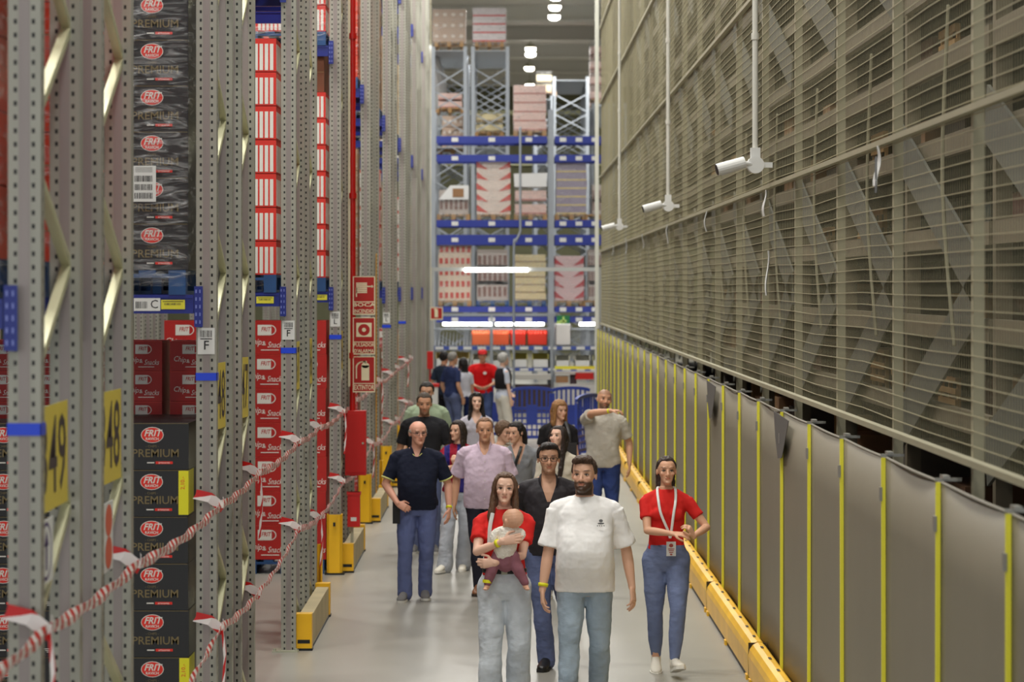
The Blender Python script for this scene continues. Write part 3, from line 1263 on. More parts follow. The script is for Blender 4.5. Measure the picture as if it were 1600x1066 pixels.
for a, b in zip(bays[:-1], bays[1:]):
    for (p, q) in (((a, 2.95), (b, 3.98)), ((a, 2.95), (b, 1.95)), ((a, 5.05), (b, 6.1)), ((a, 7.2), (b, 8.3))):
        m = M()
        m.bar((-.12, p[0] + .1, p[1]), (-.12, q[0] - .1, q[1]), .34, .02, up=(1, 0, 0))
        o = m.build('diagonal_brace', GD, rt)
    m = M()
    m.tube([(-.2, a + .8, 4.4 + .3), (-.22, a + .9, 3.6), (-.18, a + .7, 2.6)], [.012] * 3, n=6)
    m.build('cable', KP, rt)
# bar() with up=(1,0,0): wide side stands in the brace plane
rnd = random.Random(11)
cb = M(); cb.box(-.3, .3, -.4, .4, 0, .42); cb.box(-.302, -.3, -.03, .03, 0, .42, 1)
cb = cb.mesh('c', [BRN, mat('parcel tape', (176, 146, 96), .4)])
crt = M()
for z in (0, .12, .24, .36):
    crt.box(-.3, -.285, -.4, .4, z, z + .06)
for yq in (-.4, -.02, .36):
    crt.box(-.285, -.26, yq, yq + .04, 0, .42)
crt.box(-.285, .3, -.4, .4, 0, .02)
crt = crt.mesh('c', [mat('crate timber', (176, 136, 84), .8, var=.12)])
stk = M()
for yq in (-.12, -.05, .05, .12):
    stk.box(-.05, .3, yq - .02, yq + .02, 0, .42)
stk.box(-.05, .3, -.15, .15, 0, .02)
stk = stk.mesh('c', [MATS['crate timber']])
drk = M(); drk.box(-.25, .3, -.45, .45, 0, .40)
dmats = [mat('goods %d' % i, c_, .8) for i, c_ in enumerate(((88, 44, 36), (70, 62, 52), (112, 80, 56), (60, 66, 60), (96, 88, 80)))]
dms = [drk.mesh('c', [dm]) for dm in dmats]
shelf_names = ['lowest shelf', 'second shelf', 'third shelf', 'fourth shelf', 'fifth shelf', 'sixth shelf', 'seventh shelf', 'eighth shelf']
for li, z in enumerate(sorted(bz)[:8]):
    for bi, a in enumerate(bays[:9]):
        for q in range(3):
            if rnd.random() < (.25 if li in (2, 3, 4) else .5):
                continue
            t = rnd.random()
            me, nm, ds = (crt, 'wooden_crate', 'wooden slatted crate') if t < .16 else (stk, 'timber_stack', 'upright timber slats') if t < .26 else (cb, 'carton', 'brown cardboard box') if t < .4 else (rnd.choice(dms), 'goods_box', 'dark goods box')
            o = link(nm, me, None, (XB + .42, a + .62 + q * 1.1, z - .045))
            o.scale = (1, rnd.uniform(.7, 1.05), rnd.uniform(.6, 1.0))
            tag(o, '%s behind the mesh, %s, bay %s from camera, %s in its bay' % (ds, shelf_names[li], ORD[bi], ('near', 'middle', 'far')[q]), 'box', 'goods on the shelves behind the mesh')
o = link('wooden_crate', crt, None, (XB + .35, 14.2, sorted(bz)[2] - .045))
tag(o, 'honey coloured open crate low behind the mesh at the right picture edge', 'crate')
m = M()
m.box(4.9, 5.0, 5, 62, 0, 11)  # added backing sheet, its near-black colour stands in for interior shade
tag(m.build('trim_9', mat('dark interior backing', (30, 28, 24), .8)), kind='structure')

# cctv cameras on drop conduits
CW = mat('conduit white', (214, 212, 202), .45)
for i, (px, py) in enumerate(((1180, 262), (1044, 326), (968, 358))):
    Y = F * (XM - .16) / (px - 790)
    zc = PZ(py - 4, Y)
    rt = empty('cctv_camera', (XM - .16, Y, zc))
    m = M()
    m.cyl((0, 0, .12), (0, 0, 10.6 - zc), .022, 10)
    for q in range(1, 8):
        m.cyl((0, 0, q * .95), (0, 0, q * .95 + .05), .03, 10)
    m.build('conduit', CW, rt)
    m = M()
    m.cyl((0, -.05, 0), (0, .04, 0), .065, 16)
    m.box(-.035, .035, -.04, .04, 0, .13)
    m.box(.0, .13, -.02, .02, -.02, .02)
    m.build('junction_box', WHITE, rt)
    m = M()
    m.tube([(-.02, -.03, 0), (-.07, -.05, .01), (-.11, -.06, 0)], [.018] * 3, n=10)
    m.build('arm', WHITE, rt)
    m = M()
    m.cyl((-.09, -.05, .01), (-.27, -.075, -.045), .040, 16)
    m.cyl((-.085, -.05, .018), (-.295, -.078, -.040), .046, 16, r2=.046)
    m.cyl((-.2949, -.078, -.040), (-.299, -.0785, -.041), .040, 16, mi=1)
    m.build('camera_body', [WHITE, BLACK], rt)
    tag(rt, 'white bullet camera on a drop conduit in front of the mesh, %s' % ('nearest and largest', 'middle one', 'farthest and smallest')[i], 'camera', 'cctv cameras')

# paper strips tied to the middle rail
for i, (px, py0, py1) in enumerate(((1370, 228, 290), (1194, 297, 338), (1102, 330, 362), (1042, 352, 380), (1004, 366, 388), (978, 374, 396), (957, 384, 400), (1198, 392, 462))):
    Y = F * (XM - .06) / (px - 790)
    z1, z0 = PZ(py0, Y), PZ(py1, Y)
    ln = z1 - z0
    wd = .16 if i in (0, 1) else .08
    m = M()
    n = 8
    vs = []
    fs = []
    for q in range(n + 1):
        t = q / n
        ww = wd * (.25 + .75 * min(1, t * 1.6)) * (1 if t < .9 else .93)
        ox = .012 * math.sin(t * 5 + i)
        vs += [(ox, -ww / 2, -ln * t), (ox + .01, 0, -ln * t), (ox, ww / 2, -ln * t)]
        if q:
            b = 3 * (q - 1)
            fs += [(b, b + 1, b + 4, b + 3), (b + 1, b + 2, b + 5, b + 4)]
    m.add(vs, fs)
    if i == 0:
        for q in range(3):
            m.tube([(-.004, -.03 + q * .03, -.06), (-.004, -.02 + q * .03, -.25), (-.004, -.045 + q * .03, -ln * .9)], [.0025] * 3, n=4, mi=1)
    o = m.build('paper_strip', [WHITE, mat('grey scribble', (120, 120, 120), .6)], None, loc=(XM - .06, Y, z1))
    md = o.modifiers.new('s', 'SOLIDIFY')
    md.thickness = .002
    tag(o, 'white paper strip tied to the mesh, %s' % ('wide scribbled one nearest on the right' if i == 0 else 'long one hanging below the rail' if i == 7 else '%s along the rail from the nearest' % ORD[i]), 'paper strip')
# ================================================================ far end: cross rack, pick shelves, tall racks
YE = 65.6


def ex(px): return PX(px, YE)
def ez(py): return PZ(py, YE)


EB = mat('end beam blue', (40, 56, 150), .5)
UP = mat('end upright', (158, 164, 172), .5, .2)
rt = empty('end_pallet_rack', (0, YE, 0))
tag(rt, 'blue beamed pallet rack standing across the end of the walkway', 'pallet rack')
posts = [672, 680, 858, 866, 932, 940]
for px in (676, 861, 948):
    for y0 in (0, 1.05):
        m = M()
        x = ex(px)
        m.box(x - .07, x + .07, y0 - .04, y0 + .04, 0, 7.3 if px != 861 else 7.3)
        m.build('upright', UP, rt)
    m = M()
    for q in range(7):
        z = .3 + q
        m.bar((x, .04, z), (x, 1.0, z + .5), .03, .03)
        m.bar((x, 1.0, z + .5), (x, .04, z + 1), .03, .03)
    m.build('frame_bracing', UP, rt)
for (xa, xb) in ((682, 855), (867, 942)):
    for (ya, yb) in ((213, 224), (242, 253), (344, 355), (367, 383), (479, 488), (495, 504)):
        for y0 in (-.06, 1.03):
            m = M()
            m.box(ex(xa), ex(xb), y0, y0 + .04, ez(yb), ez(ya))
            if y0 < 0:
                for q in range(3):
                    xx = ex(xa) + (ex(xb) - ex(xa)) * (q + .5) / 3
                    m.box(xx - .08, xx + .08, y0 - .003, y0, (ez(ya) + ez(yb)) / 2 - .05, (ez(ya) + ez(yb)) / 2 + .05, 1)
            m.build('beam', [EB, PAPER], rt)
    for yb in (213, 344, 479):
        m = M()
        for q in range(8):
            m.box(ex(xa), ex(xb), .02 + q * .13, .08 + q * .13, ez(yb) - .03, ez(yb) - .012)
        m.build('deck', UP, rt)


def band_carton(w, h, base, band, name, mode=0):
    m = M()
    m.box(-w / 2, w / 2, 0, .9, 0, h)
    if mode == 0:
        m.add([(-w / 2, -.004, h), (w / 2, -.004, h), (w / 2, -.004, h * .55), (w * .2, -.004, h * .25), (-w * .2, -.004, h * .25), (-w / 2, -.004, h * .55)], [(0, 5, 4, 3, 2, 1)], 0)
        m.add([(-w / 2, -.006, h * .9), (-w / 2, -.006, h * .3), (-w * .15, -.006, h * .12)], [(0, 1, 2)], 1)
        m.add([(w / 2, -.006, h * .9), (w * .15, -.006, h * .12), (w / 2, -.006, h * .3)], [(0, 1, 2)], 1)
    elif mode == 1:
        for i in range(6):
            x = -w / 2 + w * (i + .5) / 6
            m.box(x - w * .05, x + w * .05, -.005, 0, h * .2, h * .7, 1)
    elif mode == 2:
        m.box(-w / 2, w / 2, -.005, 0, 0, h * .18, 1)
    elif mode == 3:
        for i in range(4):
            m.disc((-w / 2 + w * (i + .5) / 4, -.005, h * .5), (1, 0, 0), (0, 0, 1), .05, .05, 1, 10)
    return m.mesh(name, [mat(name + ' base', base, .5), mat(name + ' band', band, .5)])


C_RW = band_carton(.8, .262, (216, 200, 190), (196, 70, 60), 'bag layer')
C_PINK = band_carton(.8, .22, (214, 184, 176), (176, 120, 112), 'pink layer', 2)
C_TAN = band_carton(.8, .2, (206, 192, 150), (150, 130, 100), 'tan layer', 2)
C_MAU = band_carton(.8, .22, (150, 140, 160), (206, 186, 130), 'mauve layer', 2)
C_CAR = band_carton(.85, .30, (214, 196, 176), (190, 60, 50), 'fruit carton', 1)
C_GR = band_carton(.8, .5, (176, 166, 160), (120, 88, 80), 'glass layer', 1)
C_RB = band_carton(.8, .26, (206, 178, 180), (176, 52, 62), 'red bag layer')
C_BR = band_carton(.8, .32, (176, 152, 134), (210, 200, 190), 'dotted carton', 3)
C_RS = band_carton(.8, .24, (214, 206, 208), (200, 60, 60), 'striped layer', 2)


def end_load(pxa, pxb, ytop, ybot, carton, ch, Y, label, wrap=True, pal=PAL, top=None):
    """ybot = pixel row of the pallet's foot; the stack is scaled to its real width"""
    s = F / Y
    w = (pxb - pxa) / s
    H = (ybot - ytop) / s - .145
    n = max(1, round(H / ch))
    r = empty('wrapped_pallet_load', (PX((pxa + pxb) / 2, Y), Y, PZ(ybot, Y)))
    p = link('pallet', pal, r)
    for k in range(n):
        o = link('carton_layer', carton, r, (random.uniform(-.01, .01), .05, .145 + k * H / n))
        o.scale = (w / .82, 1, (H / n) / ch)
    if wrap:
        film(r, w * .98, .95, .05, .145 + H + .01)
    if top:
        m = M()
        z = .145 + H
        if top == 'bag':
            m.add([(-w / 2, 0, z), (w / 2, 0, z), (w / 2, .95, z), (-w / 2, .95, z), (-w / 2 - .02, -.01, z + .32), (w / 2 + .02, -.01, z + .34), (w / 2, .9, z + .3), (-w / 2, .9, z + .3), (0, .4, z + .12)],
                  [(0, 1, 5, 4), (1, 2, 6, 5), (2, 3, 7, 6), (3, 0, 4, 7), (4, 5, 8), (5, 6, 8), (6, 7, 8), (7, 4, 8)])
            m.build('plastic_bag', mat('white bag', (226, 226, 226), .4), r)
        else:
            m.add([(-w / 2, -.01, z), (w / 2, -.01, z), (w / 2, .9, z), (-w / 2, .9, z), (-w * .1, -.01, z + .35), (w / 2, -.01, z + .35), (w / 2, .9, z + .35), (-w * .1, .9, z + .35)],
                  [(0, 1, 5, 4), (1, 2, 6, 5), (2, 3, 7, 6), (3, 0, 4, 7), (4, 5, 6, 7)])
            m.box(-.02, .25, -.02, .0, z + .06, z + .27, 1)
            m.build('top_wrap', [mat('white bag', (226, 226, 226), .4), BRN], r)
    tag(r, label, 'pallet load')
    return r


YL = YE + .02
end_load(802, 854, 133, 213, C_PINK, .22, YL, 'film wrapped pinkish pallet load alone on the top beam of the end rack')
end_load(744, 798, 250, 344, C_RW, .262, YL, 'tall red and white bag stack on the middle level of the end rack')
end_load(685, 732, 312, 344, C_GR, .3, YL, 'low half empty load with an opened brown box on the left of the middle level', top='box')
end_load(804, 854, 292, 344, C_PINK, .3, YL, 'pink load with a gaping white plastic bag on top, middle level of the end rack', top='bag')
end_load(869, 917, 256, 344, C_MAU, .2, YL, 'mauve and tan layered stack right of the end rack middle post')
end_load(925, 945, 300, 344, C_GR, .3, YL, 'partly hidden pale load at the right edge of the middle level')
end_load(686, 735, 380, 479, C_CAR, .30, YL, 'red and white carton stack on the left of the lower end rack level')
end_load(745, 794, 396, 479, C_GR, .4, YL, 'dim brown and grey wrapped load on the lower end rack level', pal=PALB)
end_load(802, 853, 398, 479, C_TAN, .2, YL, 'cream crate stack on a blue pallet, lower end rack level', pal=PALB)
end_load(865, 913, 400, 479, C_RB, .26, YL, 'lilac and red bag stack right of the post on the lower level')
end_load(919, 944, 396, 479, C_GR, .4, YL, 'greyish load at the far right of the lower end rack level')

# ---- pick shelves under the end rack --------------------------------------
rt = empty('pick_shelving', (0, YE - .9, 0))
tag(rt, 'bright flow shelving with roller tracks under the end rack', 'shelving')
Yp = YE - .9


def qx(px): return PX(px, Yp)
def qz(py): return PZ(py, Yp)


SM = mat('shelf metal', (176, 180, 186), .4, .3)
for (ya, yb, dep) in ((541, 547, 1.4), (575, 580, 1.6)):
    m = M()
    m.box(qx(676), qx(942), -.03, .0, qz(yb), qz(ya), 0)
    m.box(qx(676), qx(942), 0, dep, qz(yb), qz(yb) + .02, 1)
    for q in range(12):
        x = qx(680) + q * .34
        m.box(x, x + .2, -.035, -.03, qz(yb) + .01, qz(ya) - .01, 2)
    m.build('shelf', [mat('shelf edge blue', (70, 90, 170), .5), SM, PAPER], rt)
for px in (676, 768, 862, 942):
    m = M()
    m.box(qx(px) - .035, qx(px) + .035, -.06, .0, 0, 2.3)
    m.build('upright', UP, rt)
m = M()
m.box(qx(680), qx(860), -.05, .05, qz(494), qz(490))
m.box(qx(680), qx(942), .5, .6, qz(516), qz(513))
m.build('light_rail', UP, rt)
for i in range(26):
    m = M()
    x = qx(680) + i * .085
    m.bar((x, -.02, qz(541)), (x, 1.3, qz(522)), .02, .05)
    m.build('roller_track', SM, rt)
for i in range(16):
    m = M()
    x = qx(894) + i * .05
    m.bar((x, -.02, qz(541)), (x, 1.3, qz(516)), .015, .04)
    m.build('roller_track', SM, rt)
for (a, b, i) in ((692, 768, 0), (774, 850, 1), (905, 938, 2)):
    m = M()
    m.box(PX(a, Yp), PX(b, Yp), Yp - .1, Yp - .03, PZ(509, Yp), PZ(504, Yp))
    o = m.build('tube_light', mat('tube light', (255, 255, 250), .5, emit=6.))
    tag(o, 'white tube light over the pick shelves, %s from the left' % ORD[i], 'tube light')
# open trays of goods
for i, (a, b, c_, ds) in enumerate(((737, 766, (236, 112, 66), 'pale orange'), (769, 796, (232, 96, 54), 'orange'), (797, 822, (226, 50, 30), 'bright red'), (824, 855, (230, 56, 34), 'red'), (868, 892, (236, 232, 230), 'tall white'))):
    m = M()
    z1 = qz(519 if i < 4 else 509)
    z0 = qz(541)
    x0, x1 = qx(a), qx(b)
    m.box(x0, x1, 0, .02, z0, z0 + (z1 - z0) * (.8 if i < 4 else 1))
    m.box(x0, x0 + .015, 0, .6, z0, z1)
    m.box(x1 - .015, x1, 0, .6, z0, z1)
    m.box(x0, x1, .58, .6, z0, z1)
    m.box(x0, x1, 0, .6, z0, z0 + .015)
    for q in range(6):
        xx = x0 + (x1 - x0) * (q + .5) / 6
        m.ell((xx, .15, z1 - .06), (.05, .08, .06), 8, 1)
        m.ell((xx, .38, z1 - .03), (.05, .08, .06), 8, 1)
    o = m.build('open_tray', [mat('tray ' + ds, c_, .5), mat('bag in tray ' + ds, tuple(min(255, v + 26) for v in c_), .4)], None, loc=(0, Yp + .02, .02))
    tag(o, '%s open tray of bags on the upper pick shelf' % ds, 'tray')
xs = [(681, 733, 551, 561, (238, 216, 140), 'long cream bin'), (738, 756, 554, 575, (240, 236, 214), 'white bin behind the red capped person'), (769, 787, 556, 575, (240, 238, 220), 'white bin beside the grey haired person'),
      (800, 824, 553, 575, (224, 214, 110), 'yellow bin left of centre'), (832, 857, 553, 575, (226, 216, 116), 'yellow bin right of centre'), (868, 890, 556, 575, (236, 234, 218), 'white bin right of the post'), (898, 922, 556, 575, (236, 234, 220), 'white bin second right of the post'), (926, 942, 556, 575, (236, 234, 190), 'white bin at the far right')]
for i, (a, b, ya, yb, c_, ds) in enumerate(xs):
    m = M()
    x0, x1 = qx(a), qx(b)
    z0, z1 = qz(575), qz(ya)
    m.box(x0, x1, 0, .02, z0, z0 + (z1 - z0) * .6, 1)
    m.box(x0, x0 + .015, 0, .7, z0, z1)
    m.box(x1 - .015, x1, 0, .7, z0, z1)
    m.box(x0, x1, .68, .7, z0, z1)
    m.box(x0, x1, 0, .7, z0, z0 + .015)
    o = m.build('storage_bin', [mat('bin %d' % i, c_, .5), WHITE], None, loc=(0, Yp + .02, .0))
    tag(o, '%s on the lower pick shelf' % ds, 'bin')
# conveyor and boxes below
m = M()
m.box(qx(800), qx(860), -.3, .2, qz(592), qz(584))
m.box(qx(800), qx(860), -.2, .1, 0, qz(600), 1)
m.box(qx(866), qx(942), -.3, .3, qz(584), qz(580))
m.box(qx(890), qx(900), -.2, .1, 0, qz(584), 1)
m.box(qx(866), qx(942), -.33, -.3, qz(576), qz(571), 2)
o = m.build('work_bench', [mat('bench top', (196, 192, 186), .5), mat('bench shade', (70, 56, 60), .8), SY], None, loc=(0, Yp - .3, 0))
tag(o, 'grey work bench with a yellow lip in front of the pick shelves', 'bench')
m = M()
m.box(qx(868), qx(887), -.3, .1, qz(597), qz(587))
o = m.build('carton', BRN, None, loc=(0, Yp - .3, -.0))
tag(o, 'small brown carton by the bench beyond the blue barriers', 'carton')
m = M()
x0, x1 = qx(898), qx(926)
m.box(x0, x1, 0, .5, qz(591), qz(585))
m.box(x0, x1, 0, .02, qz(585), qz(581))
m.box(x0, x0 + .02, 0, .5, qz(585), qz(581))
m.box(x1 - .02, x1, 0, .5, qz(585), qz(581))
o = m.build('red_tray', RED, None, loc=(0, Yp - .9, 0))
tag(o, 'red tray on the bench beyond the blue barriers', 'tray')
m = M()
m.box(qx(872), qx(940), 0, .4, 0, qz(599))
o = m.build('carton_stack', mat('bench carton', (204, 200, 196), .6), None, loc=(0, Yp - .95, 0))
tag(o, 'pale low cabinet beneath the red tray beyond the blue barriers', 'cabinet')
# small red block left
m = M()
m.box(PX(672, 50), PX(686, 50), 50, 50.3, PZ(605, 50), PZ(600, 50), 0)
m.box(PX(674, 50), PX(684, 50), 50.02, 50.28, 0, PZ(605, 50), 1)
o = m.build('waste_bin', [RED, WHITE])
tag(o, 'small white bin with red lid at the left rack end', 'bin')

# ---- white portal frame with a tube light ---------------------------------
YW = 58.2
m = M()
m.box(PX(672, YW), PX(940, YW), YW, YW + .1, PZ(424, YW), PZ(418, YW))
m.box(PX(672, YW), PX(678, YW), YW, YW + .1, 0, PZ(424, YW))
m.box(PX(934, YW), PX(940, YW), YW, YW + .1, 0, PZ(424, YW))
PW = mat('portal paint', (190, 192, 190), .5)
o = m.build('portal_frame', PW)
tag(o, 'pale portal frame spanning the walkway before the end rack', 'frame')
m = M()
m.box(PX(726, YW), PX(825, YW), YW - .08, YW - .01, PZ(425, YW), PZ(419, YW))
o = m.build('tube_light', MATS['tube light'])
tag(o, 'white tube light fixed on the portal crossbar', 'tube light')
m = M()
m.box(PX(672, 56), PX(692, 56), 56, 56.02, PZ(500, 56), PZ(480, 56), 1)
m.box(PX(673.5, 56), PX(690.5, 56), 55.995, 56, PZ(498, 56), PZ(481.5, 56), 0)
m.box(PX(679, 56), PX(684.5, 56), 55.99, 55.995, PZ(496, 56), PZ(484, 56), 1)
m.box(PX(678, 56), PX(683, 56), 55.99, 55.995, PZ(484, 56), PZ(482.5, 56), 1)
m.bar((PX(673, 56), 56.01, PZ(478, 56)), (PX(673, 56), 56.01, 9), .015, .015, 1)
o = m.build('fire_sign', [FR, CREAM])
tag(o, 'small distant red extinguisher sign at the end of the left racks', 'sign')
m = M()
yg = YE - .3
m.box(PX(870, yg), PX(890, yg), yg, yg + .06, PZ(507, yg), PZ(493, yg))
m.box(PX(875, yg), PX(885, yg), yg - .004, yg, PZ(504, yg), PZ(500, yg), 1)
m.box(PX(879, yg), PX(882, yg), yg - .004, yg, PZ(506, yg), PZ(495, yg), 1)
m.box(PX(870, yg), PX(877, yg), yg - .004, yg, PZ(507, yg), PZ(502, yg), 1)
o = m.build('exit_sign', [mat('exit green', (20, 110, 60), .5), mat('exit pale', (190, 220, 120), .5)])
tag(o, 'green emergency exit sign on the end rack right of the post', 'sign')
m = M()
m.box(PX(668, 56), PX(677, 56), 55.7, 55.95, PZ(576, 56), PZ(549, 56))
m.box(PX(671, 56), PX(674, 56), 55.8, 55.85, 0, PZ(576, 56))
o = m.build('hose_cabinet', RED)
tag(o, 'distant red hose cabinet at the end of the left racks', 'fire cabinet')

# ---- blue plastic barriers -------------------------------------------------
BB = mat('barrier blue', (44, 66, 160), .4, var=.08)


def barrier(loc, rz, w, label):
    r = empty('crowd_barrier', loc, rz)
    m = M()
    h = 1.06
    n = 14
    t = .03
    for i in range(n):            # arched top
        a = i / n
        b = (i + 1) / n
        za = h - .05 + .05 * math.sin(PI * a) ** .5
        zb = h - .05 + .05 * math.sin(PI * b) ** .5
        m.bar((-w / 2 + w * a, 0, za), (-w / 2 + w * b, 0, zb), .05, .06)
    for x in (-w / 2 + .02, w / 2 - .02):
        m.box(x - .03, x + .03, -.025, .025, .08, h - .10)
    m.box(-w / 2, w / 2, -.02, .02, .10, .16)
    m.box(-w / 2, w / 2, -.02, .02, .64, .70)
    for i in range(7):
        x = -w / 2 + w * (i + 1) / 8
        m.box(x - .018, x + .018, -.015, .015, .68, h - .03)
        m.box(x - .014, x + .014, -.015, .015, .16, .64)
    for z in (.25, .36, .47, .58):
        m.box(-w / 2, w / 2, -.012, .012, z, z + .035)
    m.box(-.10, .10, -.018, .018, .36, .74)
    m.build('panel', BB, r)
    for x in (-w / 2 + .15, w / 2 - .15):
        m = M()
        m.box(x - .04, x + .04, -.25, .25, 0, .05)
        m.box(x - .03, x + .03, -.05, .05, .05, .12)
        m.build('foot', BB, r)
    tag(r, label, 'barrier', 'blue plastic crowd barriers')


yb = 50.8
barrier((PX(831, yb), yb, 0), 0, .74 * 1.0, 'blue plastic crowd barrier left of the other two')
barrier((PX(892, yb), yb, 0), .12, .72, 'blue plastic crowd barrier in the middle between two others')
barrier((PX(770, yb + 1.2), yb + 1.2, 0), 0, .74, 'blue plastic crowd barrier half hidden behind the far group')
barrier((PX(917, 47), 47.2, 0), 1.35, 1.9, 'blue plastic crowd barrier seen edge-on beside the grey sheets')

# ---- tall racks beyond the end rack ---------------------------------------
YT = 74.
for (pa, pb, nm) in ((677, 727, 'left'), (739, 793, 'right'), (866, 918, 'far right'), (837, 863, 'narrow')):
    if nm in ('far right', 'narrow'):
        Yt = 84
        top = 120 if nm == 'far right' else 150
    else:
        Yt = YT
        top = 73
    r = empty('tall_rack', (0, Yt, 0))
    xa, xb = PX(pa, Yt), PX(pb, Yt)
    zt = PZ(top, Yt)
    for yy in (0, 3.0, 6.0):
        for x in (xa, xb):
            m = M()
            m.box(x - .05, x + .05, yy - .05, yy + .05, 0, zt)
            m.build('upright', UP, r)
        m = M()
        z = .4
        k = 0
        while z < zt - .7:
            (p, q) = (xa, xb) if k % 2 else (xb, xa)
            m.bar((p, yy, z), (q, yy, z + .55), .035, .035)
            m.bar((p, yy + .1, z + .55), (q, yy + .1, z), .035, .035)
            z += .62
            k += 1
        m.build('frame_bracing', UP, r)
    for z in (4.4, 6.8, zt - .12):
        if z < zt:
            m = M()
            for x in (xa, xb):
                m.box(x - .02, x + .02, 0, 6, z - .1, z)
            m.box(xa, xb, .0, 6, z, z + .02)
            m.build('beam', UP, r)
    tag(r, 'tall cross braced rack beyond the end rack, the %s one' % nm, 'pallet rack')
end_load(675, 728, 14, 73, C_BR, .32, YT + .02, 'brown dotted carton load on top of the left tall rack', wrap=True)
end_load(738, 791, 12, 73, C_RS, .24, YT + .02, 'red and white layered load on top of the right tall rack', wrap=True)
for (a, b, yt_, yb_, cm, dd, lb) in ((684, 722, 142, 176, C_PINK, 1.0, 'dull pink load in the left tall rack'), (743, 786, 172, 214, C_TAN, .4, 'pale load low in the right tall rack'), (690, 724, 182, 240, C_BR, .4, 'brown load low in the left tall rack')):
    o = end_load(a, b, yt_, yb_, cm, .3, YT + dd, lb, wrap=False)
end_load(838, 862, 112, 150, C_TAN, .3, 84, 'distant tan load behind the pinkish wrapped one')
# rack seen past the end of the mesh with loads
r = empty('tall_rack', (0, 88, 0))
for yy in (0, 3, 6, 9, 12):
    for x in (PX(926, 88), PX(926, 88) + 1.1):
        m = M()
        m.box(x - .05, x + .05, yy - .05, yy + .05, 0, 9)
        m.build('upright', UP, r)
for z in (3.2, 6.1, 9.0):
    m = M()
    m.box(PX(926, 88), PX(926, 88) + 1.1, 0, 12, z - .1, z)
    m.build('beam', UP, r)
tag(r, 'tall rack running away just left of the pale fence post', 'pallet rack')
for i in range(3):
    end_load(922, 948, 60 + i * 4, 450 - (9.01 - HC) * F / (88.2 + i * 3), C_PINK, .45, 88.2 + i * 3, 'pinkish load high on the rack near the fence post, %s in depth' % ORD[i])
m = M()
m.tube([(0, 0, 0), (.25, .4, -.6), (.3, 1.2, -1.7)], [.35, .33, .33], n=16)
o = m.build('air_duct', mat('duct white', (214, 218, 220), .4), None, loc=(PX(664, 76), 76, PZ(88, 76)))
tag(o, 'white bent duct at the left behind the tall racks', 'duct')
# white drop pipe in front of end rack
m = M()
m.tube([(PX(813, 63), 63, PZ(200, 63)), (PX(813, 63), 63, PZ(344, 63)), (PX(813, 63), 63, PZ(362, 63)), (PX(806, 63), 63, PZ(378, 63)), (PX(803, 63), 63, PZ(396, 63)), (PX(803, 63), 63, 0)], [.028] * 6, n=10)
o = m.build('drop_pipe', UP)
tag(o, 'pale bent pipe hanging in front of the end rack middle beams', 'pipe')
# ================================================================ people
def bake(m, voxel, smooth=2, disp=None, fac=.5):
    me = m.mesh('tmp')
    o = bpy.data.objects.new('tmp', me)
    COL.objects.link(o)
    r = o.modifiers.new('r', 'REMESH')
    r.mode = 'VOXEL'
    r.voxel_size = voxel
    if smooth:
        s = o.modifiers.new('s', 'SMOOTH')
        s.factor = fac
        s.iterations = smooth
    if disp:
        for (scale, strength) in disp:
            tx = bpy.data.textures.new('cloth folds', 'CLOUDS')
            tx.noise_scale = scale
            tx.noise_depth = 2
            d = o.modifiers.new('d', 'DISPLACE')
            d.texture = tx
            d.strength = strength
            d.mid_level = .5
            d.texture_coords = 'LOCAL'
    dg = bpy.context.evaluated_depsgraph_get()
    out = bpy.data.meshes.new_from_object(o.evaluated_get(dg))
    bpy.data.objects.remove(o)
    bpy.data.meshes.remove(me)
    out.polygons.foreach_set('use_smooth', [True] * len(out.polygons))
    return out


def coords(me):
    a = np.empty(len(me.vertices) * 3)
    me.vertices.foreach_get('co', a)
    return a.reshape(-1, 3)


def set_coords(me, a):
    me.vertices.foreach_set('co', a.ravel())
    me.update()


def cut(me, keep, planes=()):
    """drop the faces whose centre fails keep(x, y, z)"""
    import bmesh
    bm = bmesh.new()
    bm.from_mesh(me)
    for pc, pn in planes:
        bmesh.ops.bisect_plane(bm, geom=bm.verts[:] + bm.edges[:] + bm.faces[:], plane_co=pc, plane_no=pn, dist=1e-5)
    dead = [f for f in bm.faces if not keep(*f.calc_center_median())]
    bmesh.ops.delete(bm, geom=dead, context='FACES')
    bm.to_mesh(me)
    bm.free()


def ik(a, b, l1, l2, pole):
    a = Vector(a)
    b = Vector(b)
    d = b - a
    L = min(d.length, (l1 + l2) * .999)
    d.normalize()
    b = a + d * L
    x = (l1 * l1 - l2 * l2 + L * L) / (2 * L)
    h = math.sqrt(max(l1 * l1 - x * x, 0))
    p = Vector(pole)
    p = (p - d * p.dot(d))
    p.normalize()
    return a + d * x + p * h, b


def skin_mat(nm):
    return mat('skin ' + nm, (200, 150, 120), .48, attr='Col', spec=.35)


def cloth(rgb, name, rough=.85, bump=.6, bscale=7, var=.06, stretch=(1, 1, .6)):
    return mat(name, rgb, rough, bump=bump, bscale=bscale, var=var, vscale=5, stretch=stretch, spec=.2)


def denim(rgb, name, var=.22):
    return mat(name, rgb, .85, bump=.8, bscale=7, var=var, vscale=3.0, stretch=(1, 1, 1.7), spec=.15)


def hairmat(rgb, name):
    return mat(name, rgb, .42, bump=.8, bscale=40, stretch=(3, 3, .35), var=.35, vscale=26, spec=.5)


VX = (1, 0, 0)
VY = (0, 1, 0)


